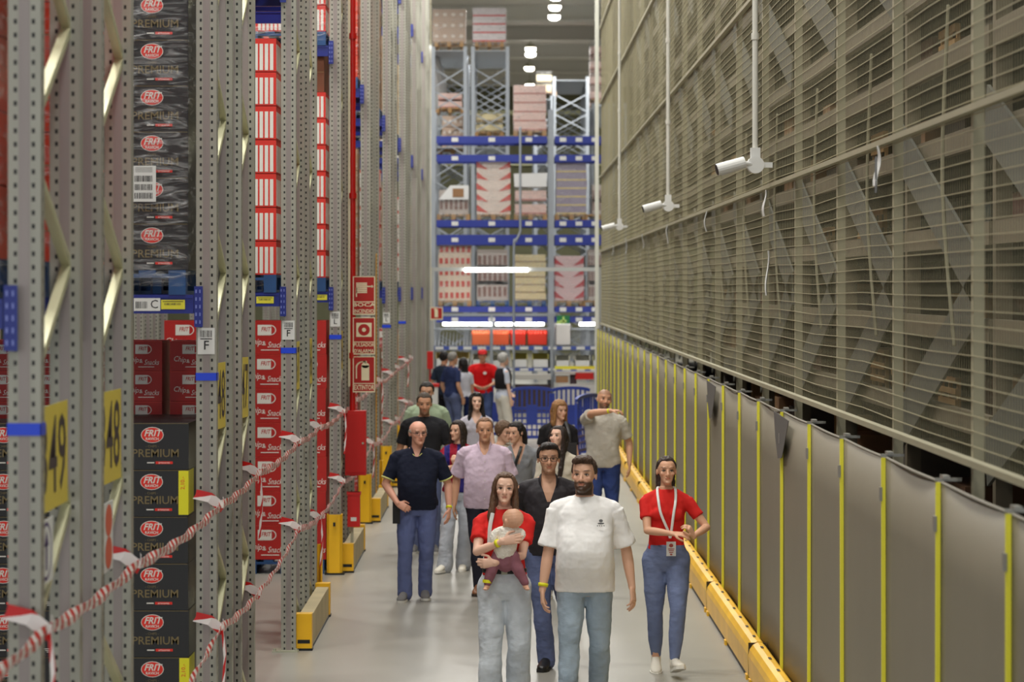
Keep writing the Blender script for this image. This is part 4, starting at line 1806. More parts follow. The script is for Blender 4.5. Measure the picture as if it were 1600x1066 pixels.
def person(label, px, Y, H=1.75, rz=0., g='m', skin=(206, 156, 126), w=1., belly=0., bust=0., top=None, pants=None, shoes=None, hair=None,
           arms=None, legs=None, head=(0, 0, 0), vox=.005, beard=0, glasses=False, brow=None, lean=0., face=True, name='person', hipw=1., group=None, eye=(60, 40, 26), headw=1.):
    k = H / 1.75
    root = empty(name, (PX(px, Y), Y, 0), rz)
    tag(root, label, 'person', group)
    fem = g == 'f'
    K = Matrix.Scale(k, 4)
    shw = (.165 if fem else .19) * (.75 + .25 * w)
    arms = arms or {}
    legs = legs or {}
    B = M()      # skin body
    inf = .012
    # torso sections: z, half width, half depth, y
    hw = hipw * (1.04 if fem else 1)
    secs = [(.82, .10 * hw * w, .085, .01), (.88, .158 * hw * w, .108, .01), (.95, .165 * hw * w, .112 + belly * .35, .008 - belly * .3), (1.03, (.138 if fem else .150) * w, .10 + belly * .8, .004 - belly * .8),
            (1.12, (.126 if fem else .148) * w, .096 + belly, -belly), (1.22, (.136 if fem else .158) * w, .102 + belly * .7, -belly * .7), (1.31, (.148 if fem else .172) * w, .110 + belly * .15, -belly * .1),
            (1.37, shw * .90, .102, .005), (1.41, shw * .76, .088, .012), (1.445, shw * .52, .072, .018), (1.475, shw * .38, .062, .018), (1.50, .060, .058, .015)]
    sx = [((0, y, z), VX, VY, a, b, 2.3) for z, a, b, y in secs]
    B.loft([(c, u, v, a - .006, b - .006, e) for c, u, v, a, b, e in sx], 24)
    # neck
    nr = (.045 if fem else .055)
    hy, hp, hr = [math.radians(v) for v in head]
    HM = Matrix.Translation((0, -.015 - .03 * math.sin(max(hp, 0)), 1.512 if not fem else 1.516)) @ Matrix.Translation((0, .03, .03)) @ Matrix.Rotation(hy, 4, 'Z') @ Matrix.Rotation(hp, 4, 'X') @ Matrix.Rotation(hr, 4, 'Y') @ Matrix.Translation((0, -.03, -.03)) @ Matrix.Diagonal(((1.0, .97, .97, 1) if fem else (1.04, 1.0, 1.0, 1)))
    nk = HM @ Vector((0, .03, .06))
    B.tube([(0, .022, 1.43), (0, .015, 1.50), tuple(nk)], [nr + .016, nr, nr * .97], n=16)
    # head
    HB = M()
    fw = (.93 if fem else 1.0) * headw
    fs = [(-.003, .016, -.074, -.03), (.008, .030, -.087, -.01), (.028, .043, -.089, .02), (.05, .052, -.084, .04), (.075, .060, -.083, .05), (.10, .065, -.082, .06), (.125, .068, -.082, .06),
          (.15, .070, -.084, .06), (.175, .067, -.077, .06), (.20, .054, -.056, .05)]
    HB.loft([((0, (a + b) / 2, z), VX, VY, hwid * fw, (b - a) / 2, 2.15) for z, hwid, a, b in fs], 28)
    HB.ell((0, .016, .142), (.077 * headw, .096, .086), 24)
    # nose, brow, cheeks, lips, chin, ears
    HB.tube([(0, -.076, .122), (0, -.088, .100), (0, -.101, .078), (0, -.092, .068)], [(.008, .008), (.009, .010), (.013, .012), (.012, .008)], n=12, sub=3)
    for s in (-1, 1):
        HB.ell((s * .011, -.089, .073), (.008, .010, .007), 10)
        HB.ell((s * .038, -.064, .088), (.021, .014, .018), 12)
        HB.ell((s * .026, -.079, .137), (.022, .009, .007), 12)
        HB.ell((s * .076 * headw, .012, .105), (.008, .018, .030), 10)
    HB.ell((0, -.088, .053), (.022, .008, .005), 12)
    HB.ell((0, -.088, .044), (.019, .008, .006), 12)
    HB.ell((0, -.086, .016), (.018, .011, .012), 12)
    for vv in range(len(HB.v)):
        pass
    B.add(HB.v, HB.f, 0, HM)
    # arms
    J = {}
    l1, l2 = (.285, .255) if not fem else (.27, .24)
    for s in (-1, 1):
        A = arms.get(s, {})
        sh = Vector((s * shw, .012, 1.388))
        wr = Vector(A.get('wrist', (s * (shw + .075), -.05, .885)))
        el, wr = ik(sh, wr, l1, l2, A.get('pole', (s * .45, 1, 0)))
        J[s] = (sh, el, wr)
        ar = (.86 if fem else 1.) * (.6 + .4 * w)
        B.tube([(s * .045, .02, 1.455), tuple(sh + Vector((-s * .02, 0, .0)))], [.040, .05 * ar], n=14, sub=1)
        mid = sh.lerp(el, .5)
        B.tube([tuple(sh), tuple(mid), tuple(el)], [.052 * ar, .044 * ar, .036 * ar], n=14)
        fm = el.lerp(wr, .3)
        B.tube([tuple(el), tuple(fm), tuple(wr)], [.037 * ar, .038 * ar, .024 * ar], n=14)
        # hand
        d = Vector(A.get('hand', (wr - el))).normalized()
        if 'hand' not in A and 'wrist' not in A:
            d = Vector((-s * .05, -.25, -1)).normalized()
        pn = Vector(A.get('palm', (-s, 0, 0)))
        pn = (pn - d * pn.dot(d)).normalized()
        th = d.cross(pn) * (A.get('tside', None) or s)      # towards the thumb
        if 'tdir' in A:
            if th.dot(Vector(A['tdir'])) < 0:
                th = -th
        elif 'wrist' not in A and th.y > 0:
            th = -th
        hs = .92 if fem else 1.0
        cu = A.get('curl', .35)
        kn = wr + d * .085 * hs
        B.tube([tuple(wr - d * .01), tuple(wr + d * .035 * hs), tuple(kn)], [(.026, .018), (.037 * hs, .015), (.040 * hs, .013)], n=14, ref=th)
        for i, (off, ln, r0) in enumerate(((.030, .070, .0088), (.010, .079, .009), (-.011, .073, .0088), (-.030, .057, .0078))):
            a0 = cu * .7
            p = kn + th * off * hs - d * (.008 if i in (0, 3) else 0)
            pts = [p - d * .015]
            spread = (off * .9 * A.get('spread', 1))
            dd = d
            ang = 0
            for j, sl in enumerate((.45, .32, .25)):
                ang += cu * (.6, .9, .6)[j] * (1 + .12 * i)
                dv = d * math.cos(ang) + pn * math.sin(ang) + th * spread
                p = p + dv * ln * sl * hs
                pts.append(p.copy())
            B.tube([tuple(q) for q in pts], [r0, r0, r0 * .92, r0 * .8], n=8, sub=2)
        tb = wr + d * .022 + th * .022
        t1 = tb + (d * .6 + th * .75 + pn * .25).normalized() * .035
        t2 = t1 + (d * .85 + th * .25 + pn * .4).normalized() * .030
        t3 = t2 + (d * .9 + th * .0 + pn * .45).normalized() * .024
        B.tube([tuple(tb - th * .01), tuple(t1), tuple(t2), tuple(t3)], [.013, .011, .0095, .008], n=8, sub=2)
    # legs
    LJ = {}
    thl, shl = .425, .415
    for s in (-1, 1):
        Lg = legs.get(s, {})
        hip = Vector((s * .088 * hw * (.5 + .5 * w), .01, .915))
        an = Vector(Lg.get('ankle', (s * .10, 0, .085)))
        kn, an = ik(hip, an, thl, shl, Lg.get('pole', (s * .12, -1, 0)))
        LJ[s] = (hip, kn, an)
        lr = .5 + .5 * w
        B.tube([tuple(hip), tuple(hip.lerp(kn, .5)), tuple(kn)], [.080 * lr, .070 * lr, .050], n=14)
        B.tube([tuple(kn), tuple(kn.lerp(an, .35)), tuple(an)], [.050, .050, .034], n=14)
        fy = math.radians(Lg.get('yaw', s * 8))
        fp = math.radians(Lg.get('pitch', 0))
        fd = Vector((math.sin(fy) * math.cos(fp), -math.cos(fy) * math.cos(fp), math.sin(fp)))
        J[('foot', s)] = (an, fd)
        B.tube([tuple(an), tuple(an + fd * .08 + Vector((0, 0, -.050)))], [.032, .02], n=12, sub=1)
    if bust:
        for s in (-1, 1):
            B.ell((s * .068, -.082, 1.285), (.058, .045 * bust, .052), 16)
    m = M()
    m.add(B.v, B.f, 0, K)
    me = bake(m, vox, 2, fac=.45)
    # sculpt and colour by head coordinates
    co = coords(me)
    inv = np.array((K @ HM).inverted())
    hc = co @ inv[:3, :3].T + inv[:3, 3]
    x, y, z = hc[:, 0], hc[:, 1], hc[:, 2]
    front = y < -.03
    dn = np.array(K @ HM)[:3, :3] @ np.array([0, 1, 0])
    push = np.zeros(len(co))
    for s in (-1, 1):
        push += .006 * np.exp(-(((x - s * .031) / .015) ** 2 + ((z - .113) / .010) ** 2)) * front
    push += .004 * np.exp(-((x / .03) ** 2 + ((z - .0485) / .0022) ** 2)) * front
    if beard >= 1:
        bm_ = (z < .066) & (z > -.02) & (y < .02) & ~((abs(x) < .024) & (abs(z - .048) < .009))
        rad = np.where(bm_, .009 * np.clip((.07 - z) / .03, 0, 1), 0)
        cdir = np.stack([x, np.minimum(y, 0) * 1.0, (z - .05) * .8], 1)
        cdir /= np.linalg.norm(cdir, axis=1)[:, None] + 1e-9
        co = co + (cdir * rad[:, None]) @ np.array(K @ HM)[:3, :3].T
    co = co + push[:, None] * dn[None, :]
    set_coords(me, co)
    base = np.array(lin(skin))
    col = np.tile(base, (len(co), 1))
    rosy = np.exp(-(((abs(x) - .04) / .02) ** 2 + ((z - .082) / .02) ** 2)) * front * .25
    rosy += np.exp(-((x / .014) ** 2 + ((z - .078) / .012) ** 2)) * front * .25
    col = col * (1 - rosy[:, None] * np.array([.0, .35, .35]))
    lips = np.exp(-((x / .020) ** 4 + ((z - .0485) / .0085) ** 4)) * front
    lc = base * np.array([.80, .48, .46])
    col = col * (1 - lips[:, None]) + lc * lips[:, None]
    line = np.exp(-((x / .02) ** 4 + ((z - .0487) / .0018) ** 2)) * front * .5
    col = col * (1 - line[:, None])
    hcol = np.array(lin(brow or (hair or {}).get('rgb', (50, 38, 30))))
    if beard:
        t = np.clip((.072 - z) / .012, 0, 1) * np.clip((.03 - y) / .03, 0, 1) * np.clip((z + .022) / .008, 0, 1) * np.clip(1 - lips * 1.2, 0, 1)
        edge = (abs(x) < .03) & (z > .055) & (z < .068)
        t = np.where(edge, np.maximum(t, .8), t) * (np.linalg.norm(np.stack([x, y, z - .08], 1), axis=1) < .16)
        t = t * min(beard, 1) * .93
        col = col * (1 - t[:, None]) + hcol * t[:, None]
    if face:
        ax = abs(x)
        br = np.exp(-(((ax - .033) / .019) ** 4 + ((z - (.137 + .003 * np.cos((ax - .036) * 70))) / (.0042 if not fem else .0032)) ** 4)) * (y < -.045)
        col = col * (1 - .85 * br[:, None]) + hcol * .85 * br[:, None]
    if hair and hair.get('stubble'):
        st = np.clip((z - hair.get('line', .16)) / .015, 0, 1) * .5
        col = col * (1 - st[:, None]) + hcol * st[:, None]
    ca = me.color_attributes.new('Col', 'FLOAT_COLOR', 'POINT')
    ca.data.foreach_set('color', np.concatenate([np.clip(col, 0, 1), np.ones((len(col), 1))], 1).ravel())
    me.materials.append(skin_mat('tone'))
    me.name = 'body'
    link('body', me, root)
    KH_ = K @ HM
    # eyes
    if face:
        for s in (-1, 1):
            m = M()
            m.ell((s * .031, -.0700, .1125), (.0135, .010, .0062), 14, 0, KH_)
            m.ell((s * .031, -.0765, .1125), (.0058, .0048, .0056), 12, 1, KH_)
            m.tube([(s * .017, -.0755, .1135), (s * .031, -.0825, .1195), (s * .0455, -.0735, .1145)], [.0021 if not fem else .0027] * 3, n=6, mi=2, T=KH_, sub=3)
            m.build('eye', [mat('eye white', (214, 204, 196), .3), mat('iris', eye, .2), mat('lash', (34, 24, 20), .6)], root, smooth=True)
    if glasses:
        m = M()
        for s in (-1, 1):
            pts = [(s * .033 + .024 * math.cos(t) * (1 + .12 * abs(math.sin(2 * t))), -.097, .111 + .017 * math.sin(t) * (1 + .15 * abs(math.sin(2 * t)))) for t in [2 * PI * q / 16 for q in range(17)]]
            m.tube(pts, [.0022] * 17, n=6, T=KH_, sub=1)
            m.tube([(s * .059, -.096, .116), (s * .076, -.05, .118), (s * .082, .01, .116)], [.0022] * 3, n=6, T=KH_)
        m.tube([(-.010, -.098, .116), (0, -.101, .118), (.010, -.098, .116)], [.002] * 3, n=6, T=KH_)
        m.build('glasses', mat('glasses frame', (22, 20, 20), .3), root, smooth=True)
    # hair
    if hair and hair.get('kind') not in (None, 'bald'):
        hm = hairmat(hair['rgb'], 'hair %s' % str(hair['rgb']))
        hk = hair['kind']
        m = M()
        n1, n2 = 36, 22
        th_ = hair.get('vol', .014)
        vs = []
        for i in range(n2 + 1):
            ph = PI * i / n2
            for j in range(n1):
                az = 2 * PI * j / n1
                dx, dy = math.sin(az), -math.cos(az)
                zz = math.cos(ph)
                cf = max(0, -dy) ** 2
                cz = .142
                P_ = Vector((dx * math.sin(ph) * .077 * headw, .012 + dy * math.sin(ph) * .094, cz + zz * .087))
                line = hair.get('line', .178)
                side = hair.get('side', .105 if hk == 'short' else .06)
                back = hair.get('back', .045)
                f = (1 + math.cos(az)) / 2
                lineh = back + (side - back) * min(1, f * 2) + (line - side) * max(0, min(1, (f - .62) / .22))
                t = max(0, min(1, (P_.z - lineh) / .012))
                r = (-.012) * (1 - t) + th_ * t * (1 + .35 * max(0, zz) + .15 * math.sin(az * 9 + zz * 5) * .3)
                nrm = Vector((dx * math.sin(ph), dy * math.sin(ph), zz))
                P_ += nrm * r
                vs.append(P_)
        fs_ = []
        for i in range(n2):
            for j in range(n1):
                q = (j + 1) % n1
                fs_.append((i * n1 + j, i * n1 + q, (i + 1) * n1 + q, (i + 1) * n1 + j))
        m.add(vs, fs_, 0, KH_)
        if hk in ('long', 'half', 'bob'):
            L_ = hair.get('len', .30)
            wv = hair.get('wave', .0)
            m.tube([(0, .045, .18), (0, .085, .10), (0, .075, -.0), (0, .085, -L_ * .55), (0, .080, -L_)], [(.072, .045), (.080, .042), (.080, .040), (.085, .035), (.055, .02)], n=18, T=KH_)
            for s in ((-1, 1) if hair.get('locks', 1) else ()):
                fwd = hair.get('fwd', .0)
                m.tube([(s * .030, -.030, .215), (s * .070, -.030, .165), (s * .083, -.010, .09), (s * (.082 + wv), .0 - fwd, .0), (s * (.092 - wv), -.005 - fwd * 1.5, -L_ * .5), (s * .085, -.01 - fwd * 1.5, -L_ * .95)],
                       [(.018, .012), (.018, .022), (.016, .036), (.024, .040), (.028, .034), (.012, .014)], n=12, T=KH_)
        if hk == 'pony':
            m.tube([(0, .09, .15), (0, .125, .13), (0, .135, .03), (0, .12, -.10), (.01, .10, -.22)], [(.02, .02), (.032, .03), (.036, .03), (.03, .025), (.01, .01)], n=12, T=KH_)
        if hk == 'short' and hair.get('quiff'):
            m.tube([(-.05, -.06, .20), (0, -.078, .215), (.05, -.06, .205)], [(.02, .02)] * 3, n=12, T=KH_)
            m.ell((0, -.02, .222), (.06, .065, .022), 14, 0, KH_)
        bm2 = bake(m, max(vox, .0055), 2, disp=[(.03 * k, .012 * k), (.010, .004)])
        bm2.materials.append(hm)
        bm2.name = 'hair'
        link('hair', bm2, root)
    if hair and hair.get('kind') == 'bald' and hair.get('fringe'):
        m = M()
        m.tube([(-.076, -.01, .135), (-.080, .03, .125), (-.06, .09, .10), (0, .115, .09), (.06, .09, .10), (.080, .03, .125), (.076, -.01, .135)], [(.020, .007)] * 7, n=10, T=KH_, ref=(0, 0, 1))
        m.build('hair', hairmat(hair['rgb'], 'hair %s' % str(hair['rgb'])), root, smooth=True)
    if hair and hair.get('shades'):
        m = M()
        for s in (-1, 1):
            m.ell((s * .033, -.062, .222), (.026, .012, .016), 12, 0, KH_)
        m.build('sunglasses', mat('dark lens', (60, 50, 46), .15), root, smooth=True)
    if hair and hair.get('cap'):
        m = M()
        m.ell((0, .012, .168), (.089, .108, .078), 20, 0, KH_)
        m.tube([(-.05, -.085, .165), (0, -.15, .15), (.05, -.085, .165)], [(.03, .006)] * 3, n=12, T=KH_, ref=(0, 1, 0))
        m.build('cap', mat('cap red', (206, 20, 24), .7), root, smooth=True)
    # ---- top
    if top:
        hem = top.get('hem', .90)
        ea = top.get('ease', .012)
        m = M()
        T_ = []
        zs = [s_[0] for s_ in secs]
        def at(z):
            for a, b in zip(secs[:-1], secs[1:]):
                if a[0] <= z <= b[0]:
                    t = (z - a[0]) / (b[0] - a[0])
                    return [a[i] * (1 - t) + b[i] * t for i in range(4)]
            return list(secs[0] if z < secs[0][0] else secs[-1])
        boxy = top.get('boxy', 0)
        zc = hem
        while zc < 1.462:
            z_, a_, b_, y_ = at(zc)
            low = max(0, min(1, (1.30 - zc) / .25))
            ca_, cb_, cy_ = at(1.27)[1:]
            a2 = a_ + ea + .002 + boxy * low * max(0, ca_ - a_) * 1.0 + boxy * .012 * low
            b2 = b_ + ea + boxy * low * .01
            if zc < 1.0 and top.get('straight', 1):
                a3 = at(1.0)[1] + ea
                a2 = max(a2, min(a3, a2 + .02))
            T_.append(((0, y_, zc), VX, VY, a2, b2, 2.35))
            zc += .035
        T_.append(((0, .018, 1.478), VX, VY, .078, .070, 2.2))
        m.loft(T_, 28)
        if bust:
            for s in (-1, 1):
                m.ell((s * .068, -.086, 1.285), (.062, .050 * bust, .056), 16)
        sl = top.get('sleeve', .75)      # share of the upper arm; 2 = to the wrist
        sr = top.get('sr', .060 if not fem else .052) * (.6 + .4 * w)
        for s in (-1, 1):
            sh, el, wr = J[s]
            m.tube([(s * .05, .018, 1.446), tuple(sh + Vector((-s * .012, 0, .002)))], [.047, sr * .97], n=14, sub=1)
            if sl <= 1:
                e = sh.lerp(el, sl)
                m.tube([tuple(sh), tuple(sh.lerp(e, .5)), tuple(e)], [sr, sr * .97, sr * top.get('flare', .95)], n=16, round_=False)
            else:
                m.tube([tuple(sh), tuple(sh.lerp(el, .5)), tuple(el)], [sr, sr * .88, sr * .80], n=16)
                e = el.lerp(wr, min(1, (sl - 1)))
                m.tube([tuple(el), tuple(el.lerp(e, .5)), tuple(e)], [sr * .80, sr * .74, sr * .60], n=16)
        mm = M()
        mm.add(m.v, m.f, 0, K)
        f_ = top.get('fold', 1.)
        tm = bake(mm, max(vox * 1.4, .008), 2, disp=[(.11 * k, .020 * k * f_), (.04 * k, .006 * k * f_)])
        v0 = top.get('vneck', 0)
        nz = top.get('neckz', 1.452)
        if v0:
            cut(tm, lambda x, y, z: not (y < .02 and z / k > v0 and abs(x / k) < .012 + .065 * (z / k - v0) / (1.48 - v0)),
                [((s_ * .012 * k, 0, v0 * k), Vector((s_ * (1.48 - v0), 0, -.065)).normalized()) for s_ in (-1, 1)] + [((0, 0, v0 * k), (0, 0, 1))])
        tm.materials.append(top['mat'])
        if top.get('attr'):
            co = coords(tm)
            col = top['attr'](co / k)
            ca = tm.color_attributes.new('Col', 'FLOAT_COLOR', 'POINT')
            ca.data.foreach_set('color', np.concatenate([col, np.ones((len(col), 1))], 1).ravel())
        tm.name = 'shirt'
        so = link(top.get('name', 'shirt'), tm, root)
        if v0:
            sd = so.modifiers.new('s', 'SOLIDIFY')
            sd.thickness = .003
        if top.get('collar'):
            m = M()
            cr = top.get('vopen', .0)
            for s in (-1, 1):
                m.tube([(0, .078, 1.495), (s * .048, .058, 1.500), (s * .066, .008, 1.484), (s * (.046 + cr * .25), -.052, 1.455), (s * (.016 + cr * .45), -.086, 1.425 - cr * .5)], [(.006, .021), (.006, .022), (.007, .022), (.007, .022), (.004, .008)], n=10, ref=(s, -.2, .4), T=K)
            m.build('collar', top.get('collarmat', top['mat']), root, smooth=True)
            if top.get('trim'):
                m = M()
                for s in (-1, 1):
                    m.tube([(s * .056, .060, 1.486), (s * .074, .006, 1.468), (s * .056, -.056, 1.440), (s * .024, -.096, 1.410)], [.0042] * 4, n=6, T=K)
                m.build('collar_trim', top['trim'], root, smooth=True)
        elif not v0:
            m = M()
            pts = [(.062 * math.cos(t), .010 + .060 * math.sin(t), 1.482 + .014 * math.sin(t)) for t in [2 * PI * q / 20 for q in range(21)]]
            m.tube([(a * 1.08, b, c - .004) for a, b, c in pts], [.008] * 21, n=8, sub=1, T=K)
            m.build('neckband', top['mat'], root, smooth=True)
        if top.get('cuff'):
            m = M()
            for s in (-1, 1):
                sh, el, wr = J[s]
                e = sh.lerp(el, sl)
                d = (el - sh).normalized()
                m.tube([tuple(e - d * .008), tuple(e + d * .006)], [sr * .99, sr * .99], n=18, sub=1, round_=False, T=K)
            m.build('sleeve_cuff', top['cuff'], root, smooth=True)
        if top.get('placket'):
            m = M()
            zz0, zz1 = top['placket']
            for q in range(5):
                z = zz0 + (zz1 - zz0) * (q + .5) / 5
                _, a_, b_, y_ = at(z)
                m.ell((.004, y_ - b_ - ea - .006, z), (.006, .004, .006), 8, 0, K)
            m.build('button', top.get('buttonmat', WPR), root)
    # ---- trousers
    if pants:
        st = pants.get('style', 'straight')
        R = {'straight': (.104, .090, .072, .068, .068), 'wide': (.102, .094, .082, .086, .094), 'skinny': (.098, .088, .062, .058, .040), 'slim': (.094, .080, .062, .058, .052), 'shorts': (.1, .09, .08, 0, 0)}[st]
        sc_ = pants.get('scale', 1.) * (.5 + .5 * w)
        m = M()
        top_z = pants.get('waist', 1.02)
        T_ = []
        for z, a, b, y_ in secs:
            if z <= top_z:
                T_.append(((0, y_, z), VX, VY, a + .009, b + .009, 2.35))
        t1 = secs[3]
        T_.append(((0, t1[3], top_z), VX, VY, t1[1] + .010, t1[2] + .009, 2.35))
        m.loft(T_, 26)
        for s in (-1, 1):
            hip, kn, an = LJ[s]
            drop = Vector((0, 0, -.025)) if st in ('straight', 'wide') else Vector((0, 0, .03 if st == 'skinny' else 0))
            hp2 = hip + Vector((s * .004, .004, 0))
            m.tube([tuple(hp2), tuple(hip.lerp(kn, .45)), tuple(kn)], [R[0] * sc_, R[1] * sc_, R[2] * sc_], n=18)
            m.tube([tuple(kn), tuple(kn.lerp(an, .5)), tuple(an + drop)], [R[2] * sc_, R[3] * sc_, R[4] * sc_], n=18, sub=4)
        mm = M()
        mm.add(m.v, m.f, 0, K)
        f_ = pants.get('fold', 1.)
        pm = bake(mm, max(vox * 1.5, .008), 3, disp=[(.13 * k, .018 * k * f_), (.045 * k, .007 * k * f_)])
        pm.materials.append(pants['mat'])
        pm.name = 'trousers'
        link('trousers', pm, root)
        if pants.get('belt'):
            m = M()
            z = top_z - .012
            n = 30
            _, a_, b_, y_ = secs[3]
            pts = [((a_ + .014) * math.copysign(abs(math.cos(t)) ** .86, math.cos(t)), y_ + (b_ + .014) * math.copysign(abs(math.sin(t)) ** .86, math.sin(t)), z) for t in [2 * PI * q / n for q in range(n + 1)]]
            m.tube(pts, [(.005, .018)] * (n + 1), n=8, sub=1, T=K, ref=(0, 1, 0))
            b = m.build('belt', BLACK, root, smooth=True)
            m = M()
            yb_ = y_ - b_ - .022
            m.box(-.022, .022, yb_ - .004, yb_ + .004, z - .02, z + .02, 0, K)
            m.build('buckle', GALV, root)
    # ---- shoes
    if shoes:
        for s in (-1, 1):
            an, fd = J[('foot', s)]
            fl_ = Vector(fd)
            sd_ = fl_.cross(Vector((0, 0, 1))).normalized()
            up = sd_.cross(fl_).normalized()
            heel = an - up * .085 - fl_ * .055

            def P3(a, u_, c=0): return heel + fl_ * a + up * u_ + sd_ * c
            m = M()
            ss = [(0, .045, .030, .038), (.03, .055, .036, .050), (.09, .058, .038, .052), (.15, .045, .044, .038), (.21, .034, .047, .028), (.255, .028, .038, .022), (.275, .024, .018, .014)]
            m.loft([(P3(a, c), tuple(sd_), tuple(up), ww, hh) for a, c, ww, hh in ss], 16)
            m.tube([tuple(P3(.055, .05)), tuple(P3(.05, .115))], [.040, .040 if not shoes.get('boot') else .044], n=14, sub=1)
            if shoes.get('boot'):
                m.tube([tuple(P3(.055, .06)), tuple(P3(.05, .17))], [.044, .042], n=14, sub=1)
            mm = M()
            mm.add(m.v, m.f, 0, K)
            sm_ = bake(mm, max(.006, vox), 2)
            sm_.materials.append(shoes['mat'])
            so = link('shoe', sm_, root)
            m = M()
            ss = [(-.006, .026), (.03, .038), (.09, .040), (.15, .044), (.21, .050), (.26, .040), (.285, .018)]
            sm2 = M()
            lo = []
            vs_ = []
            for a, ww in ss:
                vs_ += [P3(a, 0, -ww), P3(a, 0, ww), P3(a, .022, ww), P3(a, .022, -ww)]
            fs_ = []
            for i in range(len(ss) - 1):
                for q in range(4):
                    fs_.append((i * 4 + q, i * 4 + (q + 1) % 4, (i + 1) * 4 + (q + 1) % 4, (i + 1) * 4 + q))
            e = (len(ss) - 1) * 4
            fs_ += [(3, 2, 1, 0), (e, e + 1, e + 2, e + 3)]
            sm2.add(vs_, fs_, 0, K)
            sm2.build('sole', shoes['sole'], so)
            if shoes.get('laces'):
                lm = M()
                for q in range(3):
                    lm.tube([tuple(P3(.10 + q * .03, .088 - q * .012, -.02)), tuple(P3(.10 + q * .03, .100 - q * .014, 0)), tuple(P3(.10 + q * .03, .088 - q * .012, .02))], [.003] * 3, n=6, T=K, sub=2)
                lm.build('laces', shoes['laces'], so)
    root['_'] = 0
    del root['_']
    return root, k, J, KH_


def wristband(root, k, J, s, t=.90, rgb=YST, r=.029):
    sh, el, wr = J[s]
    d = (wr - el).normalized()
    p = el.lerp(wr, t)
    m = M()
    m.tube([tuple(p - d * .011), tuple(p + d * .011)], [r, r * .97], n=18, sub=1, round_=False, T=Matrix.Scale(k, 4))
    m.build('wristband', rgb, root, smooth=True)
SK1 = (226, 178, 150)
SK2 = (236, 192, 168)
SK3 = (212, 160, 128)
SK4 = (214, 164, 134)
SHOE_W = dict(mat=mat('white trainer', (222, 216, 202), .5), sole=mat('white sole', (226, 222, 212), .6), laces=WHITE)
SHOE_G = dict(mat=mat('grey trainer', (110, 108, 108), .7), sole=mat('pale sole', (206, 204, 198), .6), laces=WHITE)
SHOE_B = dict(mat=mat('black leather', (22, 20, 20), .35), sole=mat('black sole', (18, 18, 18), .6), boot=True)
SHOE_BR = dict(mat=mat('brown leather', (120, 76, 44), .45), sole=mat('dark brown sole', (46, 30, 22), .6))
DJ = denim((96, 106, 142), 'indigo jeans')
LJm = denim((206, 213, 220), 'light wash jeans')
GJ = denim((160, 176, 190), 'grey blue jeans')
BJ = denim((114, 126, 160), 'blue skinny denim', .12)
WJ = denim((180, 184, 192), 'pale wide jeans')

# --- bearded man in a white tee (front) ---
WT = cloth((250, 247, 245), 'white cotton')
r, k, J, KHd = person('bearded man in a plain loose white t-shirt walking in front', 914, 18.4, H=1.80, rz=.0, w=1.0, belly=.06, skin=SK1, vox=.0042,
    top=dict(mat=WT, hem=.85, sleeve=.88, boxy=1, ease=.020, sr=.070, flare=1.14, fold=.8), pants=dict(mat=GJ, style='straight', scale=1.0), shoes=SHOE_G,
    hair=dict(kind='short', rgb=(74, 52, 38), quiff=True, line=.182, vol=.007), beard=1, brow=(46, 32, 24), head=(-14, -3, 0), headw=1.0,
    arms={-1: dict(wrist=(-.285, -.07, .86), pole=(-.5, 1, 0), hand=(.02, -.12, -1), palm=(1, .1, 0), curl=.45), 1: dict(wrist=(.315, .02, .87), pole=(.6, 1, 0), hand=(.10, -.25, -1), palm=(-1, .5, 0), curl=.45)},
    legs={-1: dict(ankle=(-.12, -.12, .085)), 1: dict(ankle=(.09, .22, .12), pitch=-20)})
wristband(r, k, J, -1, .86, r=.034)
m = M()
m.text('~Q~', .035, (.105, -.190, 1.33), mi=0, T=None) if False else None
m.disc((.10, -.176, 1.315), (1, 0, 0), (0, 0, 1), .022, .006, 0)
m.disc((.10, -.177, 1.333), (1, 0, 0), (0, 0, 1), .013, .010, 0)
for q in range(4):
    m.rect((.078 + q * .014, -.177, 1.30), (1, 0, 0), (0, 0, 1), .004, .003, 0)
o = m.build('chest_print', mat('grey print', (110, 110, 112), .7), r)
o.scale = (k, k, k)

# --- woman carrying the baby ---
RT = cloth((214, 44, 40), 'red cotton')
r, k, J, KHm = person('brown haired woman in a red t-shirt hugging a baby to her chest', 788, 18.7, H=1.67, g='f', skin=SK2, vox=.0042, bust=.8, w=1.05, hipw=.98,
    top=dict(mat=RT, hem=1.0, sleeve=.62, ease=.010, sr=.062), pants=dict(mat=LJm, style='wide', belt=True, waist=1.045), shoes=SHOE_W,
    hair=dict(kind='long', rgb=(104, 76, 56), len=.18, fwd=.02, line=.186, vol=.010), head=(0, -5, 3), eye=(84, 66, 50),
    arms={-1: dict(wrist=(-.01, -.285, 1.27), pole=(-1, .25, -.85), hand=(.95, -.06, .18), palm=(0, 1, -.1), curl=.25, tdir=(0, 0, 1), spread=2.2),
          1: dict(wrist=(-.07, -.24, 1.11), pole=(1, .35, -.5), hand=(-1, .05, -.05), palm=(0, 1, .0), curl=.5, tdir=(0, 0, 1))},
    legs={-1: dict(ankle=(-.10, -.10, .085)), 1: dict(ankle=(.10, .12, .10), pitch=-10)})
wristband(r, k, J, -1, .80, r=.030)
m = M()
m.tube([(-.085, -.095, 1.455), (-.105, -.118, 1.35), (-.11, -.125, 1.22)], [(.014, .004)] * 3, n=8, T=Matrix.Scale(k, 4))
m.build('bag_strap', WHITE, r)
